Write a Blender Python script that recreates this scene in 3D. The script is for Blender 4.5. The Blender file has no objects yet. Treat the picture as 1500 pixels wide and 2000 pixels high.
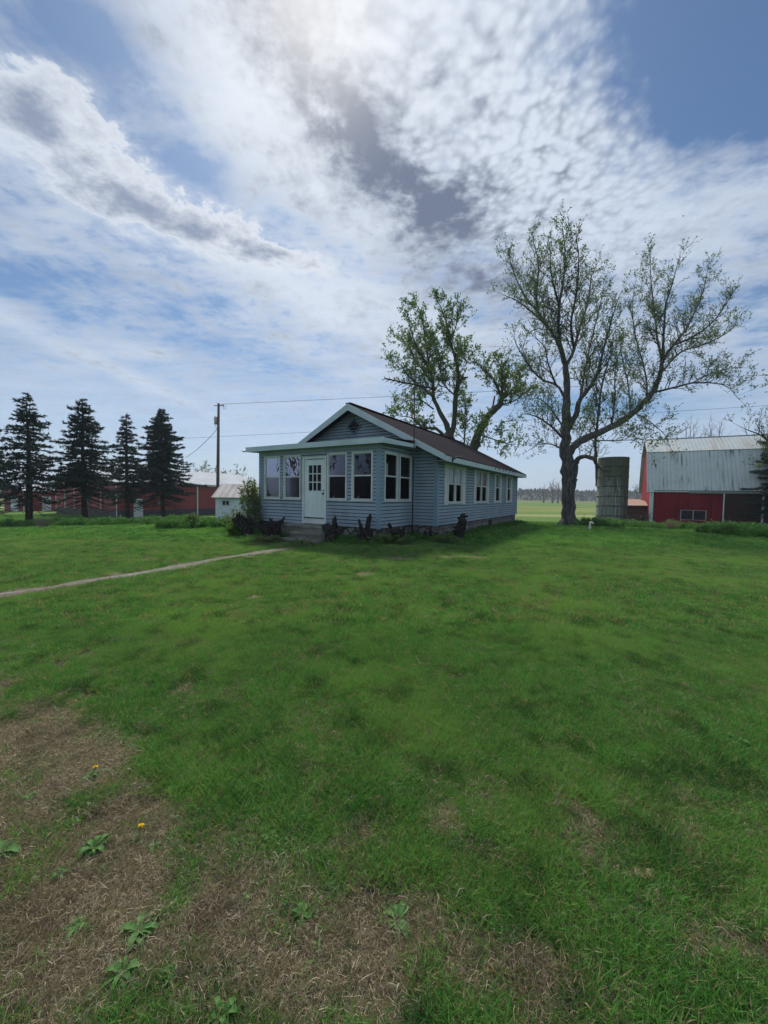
import bpy, math, random
import numpy as np
from math import sin, cos, pi, radians, sqrt, atan2
from mathutils import Vector, Matrix
random.seed(7)
RNG = np.random.default_rng(7)
SC = bpy.context.scene
COL = SC.collection

# ------------------------------------------------------------------ camera
F_PX = 751.0                      # focal length in pixels of a 1500 x 2000 frame
ROLL = radians(0.83); PITCH = -math.atan(33 / F_PX); EYE = Vector((0, 0, 1.6))
cfwd = Vector((0, cos(PITCH), sin(PITCH))); crt = Vector((1, 0, 0)); cup = crt.cross(cfwd)
CR = crt * cos(ROLL) + cup * sin(ROLL); CU = cup * cos(ROLL) - crt * sin(ROLL)
cam_d = bpy.data.cameras.new('camera'); cam = bpy.data.objects.new('camera', cam_d); COL.objects.link(cam)
cam_d.sensor_fit = 'VERTICAL'; cam_d.sensor_height = 32.0; cam_d.lens = 32.0 * F_PX / 2000.0
cam_d.clip_start = 0.05; cam_d.clip_end = 4000
M = Matrix((CR, CU, -cfwd)).transposed().to_4x4(); M.translation = EYE
cam.matrix_world = M
SC.camera = cam
SC.render.resolution_x = 768; SC.render.resolution_y = 1024

SC.cycles.max_bounces = 6; SC.cycles.diffuse_bounces = 3; SC.cycles.glossy_bounces = 3; SC.cycles.transmission_bounces = 3; SC.cycles.transparent_max_bounces = 8

# ------------------------------------------------------------------ light
SUN_AZ = radians(-11); SUN_EL = radians(50)      # azimuth from +Y, positive to +X
SC.view_settings.view_transform = 'Standard'; SC.view_settings.look = 'None'
SC.view_settings.exposure = 0.34; SC.view_settings.gamma = 1.0
sl = bpy.data.lights.new('sun', 'SUN'); sl.energy = 3.2; sl.angle = radians(7); sl.color = (1.0, 0.95, 0.87)
sun = bpy.data.objects.new('sun', sl); COL.objects.link(sun)
sdir = Vector((sin(SUN_AZ) * cos(SUN_EL), cos(SUN_AZ) * cos(SUN_EL), sin(SUN_EL)))
sun.rotation_euler = (-sdir).to_track_quat('-Z', 'Y').to_euler(); sun.location = sdir * 60

# ---- node helper: numbers or sockets in, socket out
class NT:
    def __init__(s, tree): s.t = tree; s.n = tree.nodes; s.l = tree.links
    def new(s, typ, **kw):
        nd = s.n.new(typ)
        for k, v in kw.items(): setattr(nd, k, v)
        return nd
    def put(s, sock, v):
        if hasattr(v, 'node'): s.l.new(v, sock)
        else: sock.default_value = v
    def m(s, op, a, b=0.0, c=None, clamp=False):
        nd = s.new('ShaderNodeMath', operation=op); nd.use_clamp = clamp
        s.put(nd.inputs[0], a); s.put(nd.inputs[1], b)
        if c is not None: s.put(nd.inputs[2], c)
        return nd.outputs[0]
    def add(s, *a):
        r = a[0]
        for b in a[1:]: r = s.m('ADD', r, b)
        return r
    def mul(s, *a):
        r = a[0]
        for b in a[1:]: r = s.m('MULTIPLY', r, b)
        return r
    def vm(s, op, a, b=None):
        nd = s.new('ShaderNodeVectorMath', operation=op); s.put(nd.inputs[0], a)
        if b is not None: s.put(nd.inputs[1], b)
        return nd.outputs['Value'] if op in ('DOT_PRODUCT', 'LENGTH') else nd.outputs[0]
    def sep(s, v):
        nd = s.new('ShaderNodeSeparateXYZ'); s.put(nd.inputs[0], v); return nd.outputs
    def comb(s, x, y, z=0.0):
        nd = s.new('ShaderNodeCombineXYZ')
        for i, v in enumerate((x, y, z)): s.put(nd.inputs[i], v)
        return nd.outputs[0]
    def noise(s, vec, scale, detail=4.0, rough=0.55, dist=0.0, out=0):
        nd = s.new('ShaderNodeTexNoise'); 
        if vec is not None: s.put(nd.inputs['Vector'], vec)
        nd.inputs['Scale'].default_value = scale; nd.inputs['Detail'].default_value = detail
        nd.inputs['Roughness'].default_value = rough; nd.inputs['Distortion'].default_value = dist
        return nd.outputs[out]
    def vor(s, vec, scale, feature='F1', out='Distance', rand=1.0):
        nd = s.new('ShaderNodeTexVoronoi', feature=feature)
        if vec is not None: s.put(nd.inputs['Vector'], vec)
        nd.inputs['Scale'].default_value = scale; nd.inputs['Randomness'].default_value = rand
        return nd.outputs[out]
    def ss(s, v, a, b, lo=0.0, hi=1.0):
        nd = s.new('ShaderNodeMapRange', interpolation_type='SMOOTHSTEP'); s.put(nd.inputs[0], v)
        for i, x in enumerate((a, b, lo, hi)): s.put(nd.inputs[i + 1], x)
        return nd.outputs[0]
    def lin(s, v, a, b, lo=0.0, hi=1.0):
        nd = s.new('ShaderNodeMapRange'); s.put(nd.inputs[0], v)
        for i, x in enumerate((a, b, lo, hi)): s.put(nd.inputs[i + 1], x)
        return nd.outputs[0]
    def mix(s, f, a, b, blend='MIX'):
        nd = s.new('ShaderNodeMix', data_type='RGBA', blend_type=blend); s.put(nd.inputs[0], f)
        for i, v in ((6, a), (7, b)):
            if not hasattr(v, 'node') and len(v) == 3: v = (*v, 1)
            s.put(nd.inputs[i], v)
        return nd.outputs[2]

# ---- sky: Nishita behind two decks of procedural cloud
W = bpy.data.worlds.new('World'); SC.world = W; W.use_nodes = True
W.node_tree.nodes.clear(); w = NT(W.node_tree)
sky = w.new('ShaderNodeTexSky', sky_type='NISHITA'); sky.sun_disc = False
sky.sun_elevation = SUN_EL; sky.sun_rotation = SUN_AZ
sky.air_density = 1.0; sky.dust_density = 0.6; sky.ozone_density = 2.0
D = w.new('ShaderNodeTexCoord').outputs['Generated']
dx, dy, dz = w.sep(D)
zc = w.m('ADD', w.m('MAXIMUM', dz, 0.0), 0.055)
cp = w.comb(w.m('DIVIDE', dx, zc), w.m('DIVIDE', dy, zc))          # a flat deck overhead
warp = w.noise(cp, 1.3, 3, 0.55, out=1); warp.node.noise_dimensions = '2D'
cpw = w.vm('ADD', cp, w.vm('MULTIPLY', w.vm('SUBTRACT', warp, (0.5, 0.5, 0.5)), (0.11, 0.11, 0)))
def deck(px, py):
    d = cfwd + CR * ((px - 750) / F_PX) + CU * ((1000 - py) / F_PX); d.normalize()
    z = max(d.z, 0) + 0.055
    return d.x / z, d.y / z
def streak(x0, y0, x1, y1, width, k=0.62):
    """cloud lying between two sky directions; width in deck units"""
    a = deck(x0, y0); b = deck(x1, y1)
    L = math.hypot(b[0] - a[0], b[1] - a[1])
    return blob((a[0] + b[0]) / 2, (a[1] + b[1]) / 2, math.degrees(atan2(b[1] - a[1], b[0] - a[0])), max(L * k, 0.05), width)
def no(vec, sc, det, ro=0.6, out=0): s_ = w.noise(vec, sc, det, ro, out=out); s_.node.noise_dimensions = '2D'; return s_
def blob(cx, cy, ang, sa, sb):
    """soft ellipse on the cloud deck, its long axis at ang degrees from +X"""
    mp = w.new('ShaderNodeMapping', vector_type='TEXTURE'); w.put(mp.inputs['Vector'], cpw)
    mp.inputs['Location'].default_value = (cx, cy, 0); mp.inputs['Rotation'].default_value = (0, 0, radians(ang)); mp.inputs['Scale'].default_value = (sa * 2.2, sb * 2.2, 1)
    g_ = w.new('ShaderNodeTexGradient', gradient_type='QUADRATIC_SPHERE'); w.put(g_.inputs[0], mp.outputs[0]); return g_.outputs['Fac']
def field(items):
    v = None
    for (x0, y0, x1, y1, wd, k) in items:
        b = w.mul(streak(x0, y0, x1, y1, wd), k); v = b if v is None else w.add(v, b)
    return v
nd1 = w.m('SUBTRACT', no(cpw, 1.5, 5), 0.5)
nd2 = w.m('SUBTRACT', no(cpw, 4.5, 5, 0.64), 0.5)
st = w.new('ShaderNodeMapping'); st.inputs['Rotation'].default_value = (0, 0, radians(-55)); st.inputs['Scale'].default_value = (0.7, 2.2, 1); w.put(st.inputs['Vector'], cpw)
nd3 = w.m('SUBTRACT', no(st.outputs[0], 1.8, 5, 0.62), 0.5)
calm = w.ss(dz, 0.05, 0.42)                        # detail dies out in the thick air low down
hz = w.ss(dz, 0.0, 0.33, 1.0, 0.0)
mack = streak(860, -220, 1130, 500, 0.30)
cw2 = w.vm('ADD', cpw, w.vm('MULTIPLY', no(cp, 8, 2, 0.5, out=1), (0.028, 0.028, 0)))
def vo(sc): s_ = w.vor(cw2, sc, feature='SMOOTH_F1'); s_.node.voronoi_dimensions = '2D'; return s_
cells = w.add(w.lin(vo(24), 0.08, 0.62, 0.75, -1.0), w.lin(vo(47), 0.08, .62, .5, -.6))      # puffs
# thin veil
fine = w.m('SUBTRACT', no(cpw, 13, 4, 0.62), 0.5)
veil = w.add(0.62, w.mul(calm, w.add(w.mul(nd1, 0.9), w.mul(nd3, w.m('SUBTRACT', 1.1, mack)), w.mul(nd2, 1.5), w.mul(fine, 0.7))))
veil = w.add(veil, field([
 (860, -220, 1130, 500, 0.30, 0.85), (300, -120, 580, 330, 0.22, 0.75), (-40, 200, 700, 640, 0.18, 0.50), (560, 120, 950, 500, 0.25, 0.5),
 (1250, 480, 1600, 330, 0.55, 0.30), (-60, 590, 350, 780, 0.13, 0.50), (650, 560, 1000, 700, 0.5, 0.35),
 (1330, -200, 1480, 230, 0.20, -2.0), (1180, 160, 1420, 330, 0.10, -0.5), (200, 230, 480, 400, 0.11, -0.85), (-80, 440, 90, 620, 0.24, -0.60), (90, -100, 230, 160, 0.12, -0.75), (1020, 790, 1300, 800, 0.35, -0.8), (330, 640, 560, 720, 0.25, -0.45)]))
veil = w.add(veil, w.mul(mack, cells, 0.16))
alpha = w.mul(w.ss(veil, 0.0, 1.05), 0.96)
soft = w.mul(field([(450, 30, 970, 520, 0.13, 1.45), (490, 80, 680, 230, 0.09, 1.0), (620, 230, 930, 420, 0.14, 0.5), (700, 420, 1000, 610, 0.20, 0.85), (430, 320, 600, 380, .12, .4), (560, -40, 900, 60, .10, .6)]), w.m('ADD', 0.95, w.add(w.mul(nd2, 1.2), w.mul(fine, 0.9))))
tex = w.add(w.mul(nd2, 2.3), w.mul(nd1, -0.6), w.mul(fine, 1.4), w.mul(mack, cells, -0.85), soft, field([(30, -60, 200, 200, 0.2, 0.5), (300, -60, 560, 280, 0.16, -0.35), (900, -100, 1130, 420, 0.2, -0.25), (-40, 200, 700, 640, 0.1, -0.35)]))
t = w.ss(tex, -0.65, 2.1)
# backlit cumulus: silver rims, gray cores
cf = field([
 (-60, 170, 190, 310, 0.14, 1.05), (150, 345, 400, 465, 0.15, 1.4), (390, 440, 620, 530, 0.13, 1.35), (-60, 60, 120, 240, 0.14, 0.65)])
cum = w.add(w.mul(calm, w.add(w.mul(nd2, 1.9), w.mul(nd1, 0.5), w.mul(fine, 1.1))), cf)
ca = w.mul(w.ss(cum, 0.30, 0.70), w.ss(cf, .08, .35)); core = w.mul(w.ss(cum, 0.45, 1.6), .95)
sd = w.vm('DOT_PRODUCT', D, tuple(sdir))
glow = w.m('POWER', w.m('MAXIMUM', sd, 0.0), 10.0); glow2 = w.m('POWER', w.m('MAXIMUM', sd, 0.0), 120.0)
bright = w.mix(hz, (0.56, 0.645, 0.765), (0.56, 0.66, 0.82)); dark = w.mix(hz, (0.150, 0.182, 0.262), (0.42, 0.52, 0.70))
cc = w.mix(t, bright, dark)
cc = w.mix(w.mul(glow, w.m('SUBTRACT', 0.75, w.mul(t, 0.75))), cc, (0.84, 0.87, 0.92))
cumc = w.mix(core, w.mix(glow, (0.60, 0.67, 0.77), (0.86, 0.87, 0.90)), (0.215, 0.265, 0.375))
cc = w.mix(w.mul(ca, w.ss(dz, .1, .3, 0, .92)), cc, cumc)
cc = w.mix(w.mul(glow2, 0.6), cc, (1.0, 0.98, 0.96))
alpha = w.m('MAXIMUM', alpha, w.mul(ca, .97))
bg1 = w.new('ShaderNodeBackground'); w.put(bg1.inputs[0], w.mix(1.0, sky.outputs[0], (0.74, 0.93, 1.08), 'MULTIPLY')); bg1.inputs[1].default_value = 0.065
bg2 = w.new('ShaderNodeBackground'); w.put(bg2.inputs[0], cc); bg2.inputs[1].default_value = 0.88
ms = w.new('ShaderNodeMixShader'); w.put(ms.inputs[0], alpha)
w.l.new(bg1.outputs[0], ms.inputs[1]); w.l.new(bg2.outputs[0], ms.inputs[2])
wo = w.new('ShaderNodeOutputWorld'); w.l.new(ms.outputs[0], wo.inputs[0])
W.cycles.sampling_method = 'MANUAL'; W.cycles.sample_map_resolution = 512
# ------------------------------------------------------------------ helpers
def tag(o, label=None, cat=None, group=None, kind=None):
    if label: o['label'] = label
    if cat: o['category'] = cat
    if group: o['group'] = group
    if kind: o['kind'] = kind
    return o
def empty(name, loc=(0, 0, 0), rz=0.0, label=None, cat=None, group=None):
    o = bpy.data.objects.new(name, None); COL.objects.link(o)
    o.location = loc; o.rotation_euler = (0, 0, rz); o.empty_display_size = 0.3
    return tag(o, label, cat, group)
class MB:
    """collects faces for ONE mesh object"""
    def __init__(s, T=None): s.v = []; s.f = []; s.mi = []; s.sm = []; s.T = T; s.col = None
    def vert(s, p): s.v.append(tuple(s.T(*p)) if s.T else tuple(p)); return len(s.v) - 1
    def face(s, idx, mi=0, sm=False): s.f.append(tuple(idx)); s.mi.append(mi); s.sm.append(sm)
    def poly(s, pts, mi=0, sm=False): s.face([s.vert(p) for p in pts], mi, sm)
    def box(s, x0, x1, y0, y1, z0, z1, mi=0):
        i = [s.vert(p) for p in ((x0, y0, z0), (x1, y0, z0), (x1, y1, z0), (x0, y1, z0), (x0, y0, z1), (x1, y0, z1), (x1, y1, z1), (x0, y1, z1))]
        for q in ((3, 2, 1, 0), (4, 5, 6, 7), (0, 1, 5, 4), (1, 2, 6, 5), (2, 3, 7, 6), (3, 0, 4, 7)): s.face([i[k] for k in q], mi)
    def prism(s, pts, vec, mi=0):
        """polygon swept along vec"""
        n = len(pts); vec = Vector(vec); a = [s.vert(p) for p in pts]; b = [s.vert(Vector(p) + vec) for p in pts]
        s.face(a[::-1], mi); s.face(b, mi)
        for i in range(n): j = (i + 1) % n; s.face((a[i], a[j], b[j], b[i]), mi)
    def tube(s, pts, rad, n=6, mi=0, cap=True, wob=0.0):
        pts = [Vector(p) for p in pts]
        if not hasattr(rad, '__len__'): rad = [rad] * len(pts)
        rings = []; prev = None
        for k, p in enumerate(pts):
            d = pts[min(k + 1, len(pts) - 1)] - pts[max(k - 1, 0)]
            if d.length < 1e-9: d = Vector((0, 0, 1))
            d.normalize()
            if prev is None: a = d.orthogonal().normalized()
            else:
                a = prev - d * prev.dot(d)
                a = a.normalized() if a.length > 1e-6 else d.orthogonal().normalized()
            prev = a; b = d.cross(a)
            r = rad[k]
            rings.append([s.vert(p + (a * cos(2 * pi * i / n) + b * sin(2 * pi * i / n)) * r * (1 + (random.uniform(-wob, wob) if wob else 0))) for i in range(n)])
        for k in range(len(rings) - 1):
            A, B = rings[k], rings[k + 1]
            for i in range(n): j = (i + 1) % n; s.face((A[i], A[j], B[j], B[i]), mi, True)
        if cap and n > 2: s.face(rings[0][::-1], mi); s.face(rings[-1], mi)
    def build(s, name, mats, parent=None, loc=None):
        me = bpy.data.meshes.new(name)
        me.from_pydata(s.v, [], s.f)
        mats = mats if isinstance(mats, (list, tuple)) else [mats]
        for m_ in mats: me.materials.append(m_)
        me.polygons.foreach_set('material_index', s.mi); me.polygons.foreach_set('use_smooth', s.sm)
        me.update()
        o = bpy.data.objects.new(name, me); COL.objects.link(o)
        if parent: o.parent = parent
        if loc is not None: o.location = loc
        return o
def bez(pts, n):
    """smooth curve (Catmull-Rom) through pts, n samples a span"""
    P = [Vector(p) for p in pts]; P = [P[0] * 2 - P[1]] + P + [P[-1] * 2 - P[-2]]; out = []
    for i in range(1, len(P) - 2):
        for k in range(n):
            t = k / n; a, b, c, d = P[i - 1], P[i], P[i + 1], P[i + 2]
            out.append(0.5 * ((2 * b) + (c - a) * t + (2 * a - 5 * b + 4 * c - d) * t * t + (3 * b - a - 3 * c + d) * t ** 3))
    out.append(P[-2]); return out
def lerp_list(vals, n):
    out = []
    for i in range(len(vals) - 1):
        for k in range(n): out.append(vals[i] + (vals[i + 1] - vals[i]) * k / n)
    out.append(vals[-1]); return out

# numpy value noise
def _h(ix, iy, seed):
    n = (ix.astype(np.int64) * 374761393 + iy.astype(np.int64) * 668265263 + seed * 974634777) & 0xffffffff
    n = ((n ^ (n >> 13)) * 1274126177) & 0xffffffff
    return ((n ^ (n >> 16)) & 0xffff) / 65535.0
def vnoise(x, y, sc, seed=0):
    x = np.asarray(x, float) / sc; y = np.asarray(y, float) / sc
    ix = np.floor(x); iy = np.floor(y); fx = x - ix; fy = y - iy
    fx = fx * fx * (3 - 2 * fx); fy = fy * fy * (3 - 2 * fy)
    a = _h(ix, iy, seed); b = _h(ix + 1, iy, seed); c = _h(ix, iy + 1, seed); d = _h(ix + 1, iy + 1, seed)
    return (a * (1 - fx) + b * fx) * (1 - fy) + (c * (1 - fx) + d * fx) * fy
def fbm(x, y, sc, seed=0, oc=4):
    r = 0; amp = 0.5; tot = 0
    for i in range(oc): r = r + vnoise(x, y, sc / 2 ** i, seed + i * 17) * amp; tot += amp; amp *= 0.55
    return r / tot
def sst(x, a, b): t = np.clip((x - a) / (b - a), 0, 1); return t * t * (3 - 2 * t)

# ------------------------------------------------------------------ terrain
def terr(x, y):
    x = np.asarray(x, float); y = np.asarray(y, float)
    r = np.hypot(x - 3, y)
    z = -1.25 * sst(r, 18, 50)
    k = sst(r, 3, 9)
    z = z + (fbm(x, y, 5.0, 3) - 0.5) * 0.10 * k * (1 - sst(r, 60, 120)) + (fbm(x, y, 0.7, 9, 3) - 0.5) * 0.035
    hx, hy = x + 0.164, y - 12.0                         # a little bank of soil against the house
    hu = hx * 0.5255 + hy * 0.851; hv = -hx * 0.851 + hy * 0.5255
    dd = np.hypot(np.maximum(np.maximum(-hu, hu - 14.2), 0), np.maximum(np.maximum(-0.95 - hv, hv - 6.05), 0))
    z = z + 0.10 * (1 - sst(dd, 0.2, 1.8))
    far = sst(r, 350, 700); return z + far * 1.0
def tz(x, y): return float(terr(x, y))
def pix(px, py): return (cfwd + CR * ((px - 750) / F_PX) + CU * ((1000 - py) / F_PX)).normalized()
def at(px, py, Y):
    """the point at depth Y (metres north of the camera) on a measured sight line"""
    d = pix(px, py); return EYE + d * (Y / d.y)
def gp(px, py):
    """where that sight line meets the terrain"""
    d = pix(px, py); t0 = 0.5; t = 0.5
    while t < 900:
        p = EYE + d * t
        if p.z < tz(p.x, p.y): break
        t0 = t; t *= 1.01
    for _ in range(24):
        tm = (t0 + t) / 2; p = EYE + d * tm
        if p.z < tz(p.x, p.y): t = tm
        else: t0 = tm
    p = EYE + d * t; return Vector((p.x, p.y, tz(p.x, p.y)))

# ------------------------------------------------------------------ materials
MATS = {}
def mat(name):
    m = bpy.data.materials.new(name); m.use_nodes = True; m.node_tree.nodes.clear(); return m, NT(m.node_tree)
def finish(m, n, shader, disp=None):
    o = n.new('ShaderNodeOutputMaterial'); n.l.new(shader, o.inputs[0]); MATS[m.name] = m; return m
def bsdf(n, col, rough=0.8, spec=0.3, metal=0.0, normal=None, trans=None):
    b = n.new('ShaderNodeBsdfPrincipled'); 
    if not hasattr(col, 'node') and len(col) == 3: col = (*col, 1)
    n.put(b.inputs['Base Color'], col); n.put(b.inputs['Roughness'], rough)
    b.inputs['Specular IOR Level'].default_value = spec; b.inputs['Metallic'].default_value = metal
    if normal is not None: n.l.new(normal, b.inputs['Normal'])
    return b.outputs[0]
def bump(n, h, strength=0.5, dist=0.02):
    b = n.new('ShaderNodeBump'); b.inputs['Strength'].default_value = strength; b.inputs['Distance'].default_value = dist
    n.put(b.inputs['Height'], h); return b.outputs[0]
def obj_co(n): return n.new('ShaderNodeTexCoord').outputs['Object']
def pos(n): return n.new('ShaderNodeNewGeometry').outputs['Position']
def simple(name, c1, c2=None, scale=3.0, rough=0.8, spec=0.3, metal=0.0, bmp=0.0, bs=40.0, detail=4, stretch=None, dirt=None, dscale=0.6):
    m, n = mat(name); co = obj_co(n)
    if stretch: co = n.vm('MULTIPLY', co, stretch)
    c2 = c2 or tuple(x * 0.8 for x in c1)
    c = n.mix(n.ss(n.noise(co, scale, detail, 0.6), 0.3, 0.7), c1, c2)
    if dirt: c = n.mix(n.ss(n.noise(co, dscale, 5, 0.65), 0.5, 0.75, 0, 0.8), c, dirt)
    nm = bump(n, n.noise(co, bs, 4, 0.6), bmp) if bmp else None
    return finish(m, n, bsdf(n, c, rough, spec, metal, nm))
simple('siding', (0.295, 0.362, 0.430), (0.252, 0.315, 0.382), 1.2, 0.62, 0.35, dirt=(0.185, 0.225, 0.255), dscale=0.9, bmp=0.06, bs=60)
simple('corner_trim', (0.22, 0.33, 0.42), (0.19, 0.29, 0.37), 1.5, 0.6)
simple('white_trim', (0.66, 0.69, 0.68), (0.56, 0.59, 0.57), 2.5, 0.55, dirt=(0.42, 0.45, 0.42), dscale=1.3)
simple('fascia_metal', (0.52, 0.62, 0.64), (0.44, 0.54, 0.57), 0.9, 0.45, 0.5, dirt=(0.36, 0.42, 0.42), dscale=1.1)
simple('soffit', (0.24, 0.28, 0.31), (0.19, 0.22, 0.25), 2, 0.8)
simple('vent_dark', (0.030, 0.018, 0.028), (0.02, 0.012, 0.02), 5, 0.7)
simple('vent_frame', (0.10, 0.16, 0.24), (0.08, 0.13, 0.2), 5, 0.6)
simple('steps_concrete', (0.26, 0.255, 0.215), (0.15, 0.155, 0.125), 2.2, 0.95, 0.2, bmp=0.5, bs=18, dirt=(0.055, 0.055, 0.042), dscale=1.7)
simple('steel_dark', (0.055, 0.045, 0.045), (0.03, 0.025, 0.03), 12, 0.6, 0.4)
simple('galvanised', (0.42, 0.44, 0.46), (0.33, 0.34, 0.36), 6, 0.5, 0.5, 0.3)
simple('charred', (0.018, 0.017, 0.017), (0.045, 0.040, 0.037), 9, 0.95, 0.15, bmp=0.8, bs=25)
simple('pole_wood', (0.17, 0.13, 0.115), (0.11, 0.082, 0.075), 2.0, 0.9, stretch=(6, 6, 0.4))
simple('wire_dark', (0.05, 0.055, 0.065), None, 3, 0.6)
simple('white_paint', (0.74, 0.79, 0.82), (0.64, 0.70, 0.73), 1.0, 0.7, dirt=(0.40, 0.46, 0.48), dscale=1.1, bmp=0.1)
simple('pipe_white', (0.72, 0.72, 0.66), (0.55, 0.55, 0.5), 6, 0.5)
simple('door_white', (0.70, 0.78, 0.78), (0.62, 0.70, 0.70), 1.8, 0.45, 0.4)
simple('curtain_white', (0.80, 0.82, 0.83), (0.62, 0.66, 0.68), 3.0, 0.95, stretch=(3, 3, .3))
simple('dark_room_lap_shade', (0.05, 0.045, 0.06), (0.03, 0.03, 0.04), 2, 0.95)
simple('brass', (0.05, 0.04, 0.03), (0.03, 0.02, 0.02), 5, 0.4)
simple('stone', (0.42, 0.41, 0.38), (0.3, 0.29, 0.27), 20, 0.9, bmp=0.4)
simple('rust_hinge', (0.10, 0.07, 0.06), (0.06, 0.04, 0.04), 12, 0.8)
simple('yellow_flower', (0.85, 0.60, 0.01), (0.80, 0.50, 0.005), 60, 0.8)
simple('dead_leaf', (0.42, 0.30, 0.20), (0.30, 0.2, 0.13), 25, 0.9)
# shingles
m, n = mat('shingles'); co = obj_co(n); br = n.new('ShaderNodeTexBrick')
x, y, z = n.sep(co); n.put(br.inputs['Vector'], n.comb(x, n.mul(y, 1.13), 0.0))
br.inputs['Scale'].default_value = 1.0; br.inputs['Brick Width'].default_value = 0.30; br.inputs['Row Height'].default_value = 0.14; br.inputs['Mortar Size'].default_value = 0.010
br.inputs['Color1'].default_value = (0.050, 0.034, 0.038, 1); br.inputs['Color2'].default_value = (0.075, 0.052, 0.056, 1); br.inputs['Mortar'].default_value = (0.022, 0.016, 0.018, 1)
c = n.mix(n.ss(n.noise(co, 55, 3, 0.7), 0.35, 0.7), br.outputs[0], (0.090, 0.068, 0.072)); c = n.mix(n.ss(n.noise(co, 7, 4, 0.7), 0.42, 0.62, 0, .65), c, (0.038, 0.028, 0.034)); c = n.mix(n.ss(n.noise(co, 0.9, 5, 0.6), 0.45, 0.75, 0, 0.5), c, (0.045, 0.036, 0.040))
finish(m, n, bsdf(n, n.mix(1.0, c, (.40, .45, .50), 'MULTIPLY'), 1.0, 0.03, 0, bump(n, br.outputs['Fac'], 0.5, -0.02)))
# foundation block
m, n = mat('foundation_block'); co = obj_co(n); br = n.new('ShaderNodeTexBrick'); x, y, z = n.sep(co)
n.put(br.inputs['Vector'], n.comb(n.add(x, y), z, 0)); br.inputs['Scale'].default_value = 1.0; br.inputs['Brick Width'].default_value = 0.40; br.inputs['Row Height'].default_value = 0.20; br.inputs['Mortar Size'].default_value = 0.012
br.inputs['Color1'].default_value = (0.24, 0.235, 0.24, 1); br.inputs['Color2'].default_value = (0.17, 0.165, 0.165, 1); br.inputs['Mortar'].default_value = (0.09, 0.085, 0.08, 1)
c = n.mix(n.ss(n.noise(co, 3, 6, 0.7), 0.42, 0.7), br.outputs[0], (0.085, 0.085, 0.07)); hgt = n.add(n.mul(br.outputs['Fac'], -1.0), n.noise(co, 9, 5, 0.7))
finish(m, n, bsdf(n, c, 0.95, 0.2, 0, bump(n, hgt, 0.8, 0.05)))
m, n = mat('rubble_stone'); co = obj_co(n); v1 = n.vor(co, 4.2, 'DISTANCE_TO_EDGE'); vc = n.vor(co, 4.2, 'F1', 'Color')
c = n.mix(n.sep(vc)[0], (0.26, 0.25, 0.235), (0.12, 0.115, 0.105)); c = n.mix(n.ss(v1, 0.0, 0.09, 1, 0), c, (0.04, 0.038, 0.032)); c = n.mix(n.ss(n.noise(co, 2.5, 5, 0.7), 0.5, 0.7, 0, .8), c, (0.05, 0.058, 0.035))
finish(m, n, bsdf(n, c, 0.95, 0.2, 0, bump(n, n.m('MINIMUM', v1, 0.15), 1.0, 0.4)))
# glass: reflects the sky, lets the dark room through
m, n = mat('window_glass'); fr = n.new('ShaderNodeFresnel'); fr.inputs[0].default_value = 1.52
g = n.new('ShaderNodeBsdfGlossy'); g.inputs['Roughness'].default_value = 0.01; g.inputs[0].default_value = (0.33, 0.35, 0.44, 1)
n.l.new(bump(n, n.noise(obj_co(n), 1.7, 2, 0.5), 0.10, 0.05), g.inputs['Normal'])
tr = n.new('ShaderNodeBsdfTransparent'); tr.inputs[0].default_value = (0.62, 0.66, 0.72, 1)
mx = n.new('ShaderNodeMixShader'); n.put(mx.inputs[0], n.m('ADD', n.mul(fr.outputs[0], 1.3), 0.05, clamp=True)); n.l.new(tr.outputs[0], mx.inputs[1]); n.l.new(g.outputs[0], mx.inputs[2]); finish(m, n, mx.outputs[0])
m, n = mat('clear_glass'); fr = n.new('ShaderNodeFresnel'); fr.inputs[0].default_value = 1.5; g = n.new('ShaderNodeBsdfGlossy'); g.inputs['Roughness'].default_value = 0.02; g.inputs[0].default_value = (0.6, 0.63, 0.7, 1)
tr = n.new('ShaderNodeBsdfTransparent'); tr.inputs[0].default_value = (0.93, 0.95, 0.96, 1); mx = n.new('ShaderNodeMixShader'); n.put(mx.inputs[0], fr.outputs[0]); n.l.new(tr.outputs[0], mx.inputs[1]); n.l.new(g.outputs[0], mx.inputs[2]); finish(m, n, mx.outputs[0])
m, n = mat('insect_screen'); g = n.new('ShaderNodeBsdfGlossy'); g.inputs['Roughness'].default_value = 0.12; g.inputs[0].default_value = (0.20, 0.20, 0.26, 1)
tr = n.new('ShaderNodeBsdfTransparent'); tr.inputs[0].default_value = (0.32, 0.31, 0.37, 1)
fr = n.new('ShaderNodeFresnel'); fr.inputs[0].default_value = 1.4
mx = n.new('ShaderNodeMixShader'); n.put(mx.inputs[0], n.mul(fr.outputs[0], .8)); n.l.new(tr.outputs[0], mx.inputs[1]); n.l.new(g.outputs[0], mx.inputs[2]); finish(m, n, mx.outputs[0])
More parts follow.
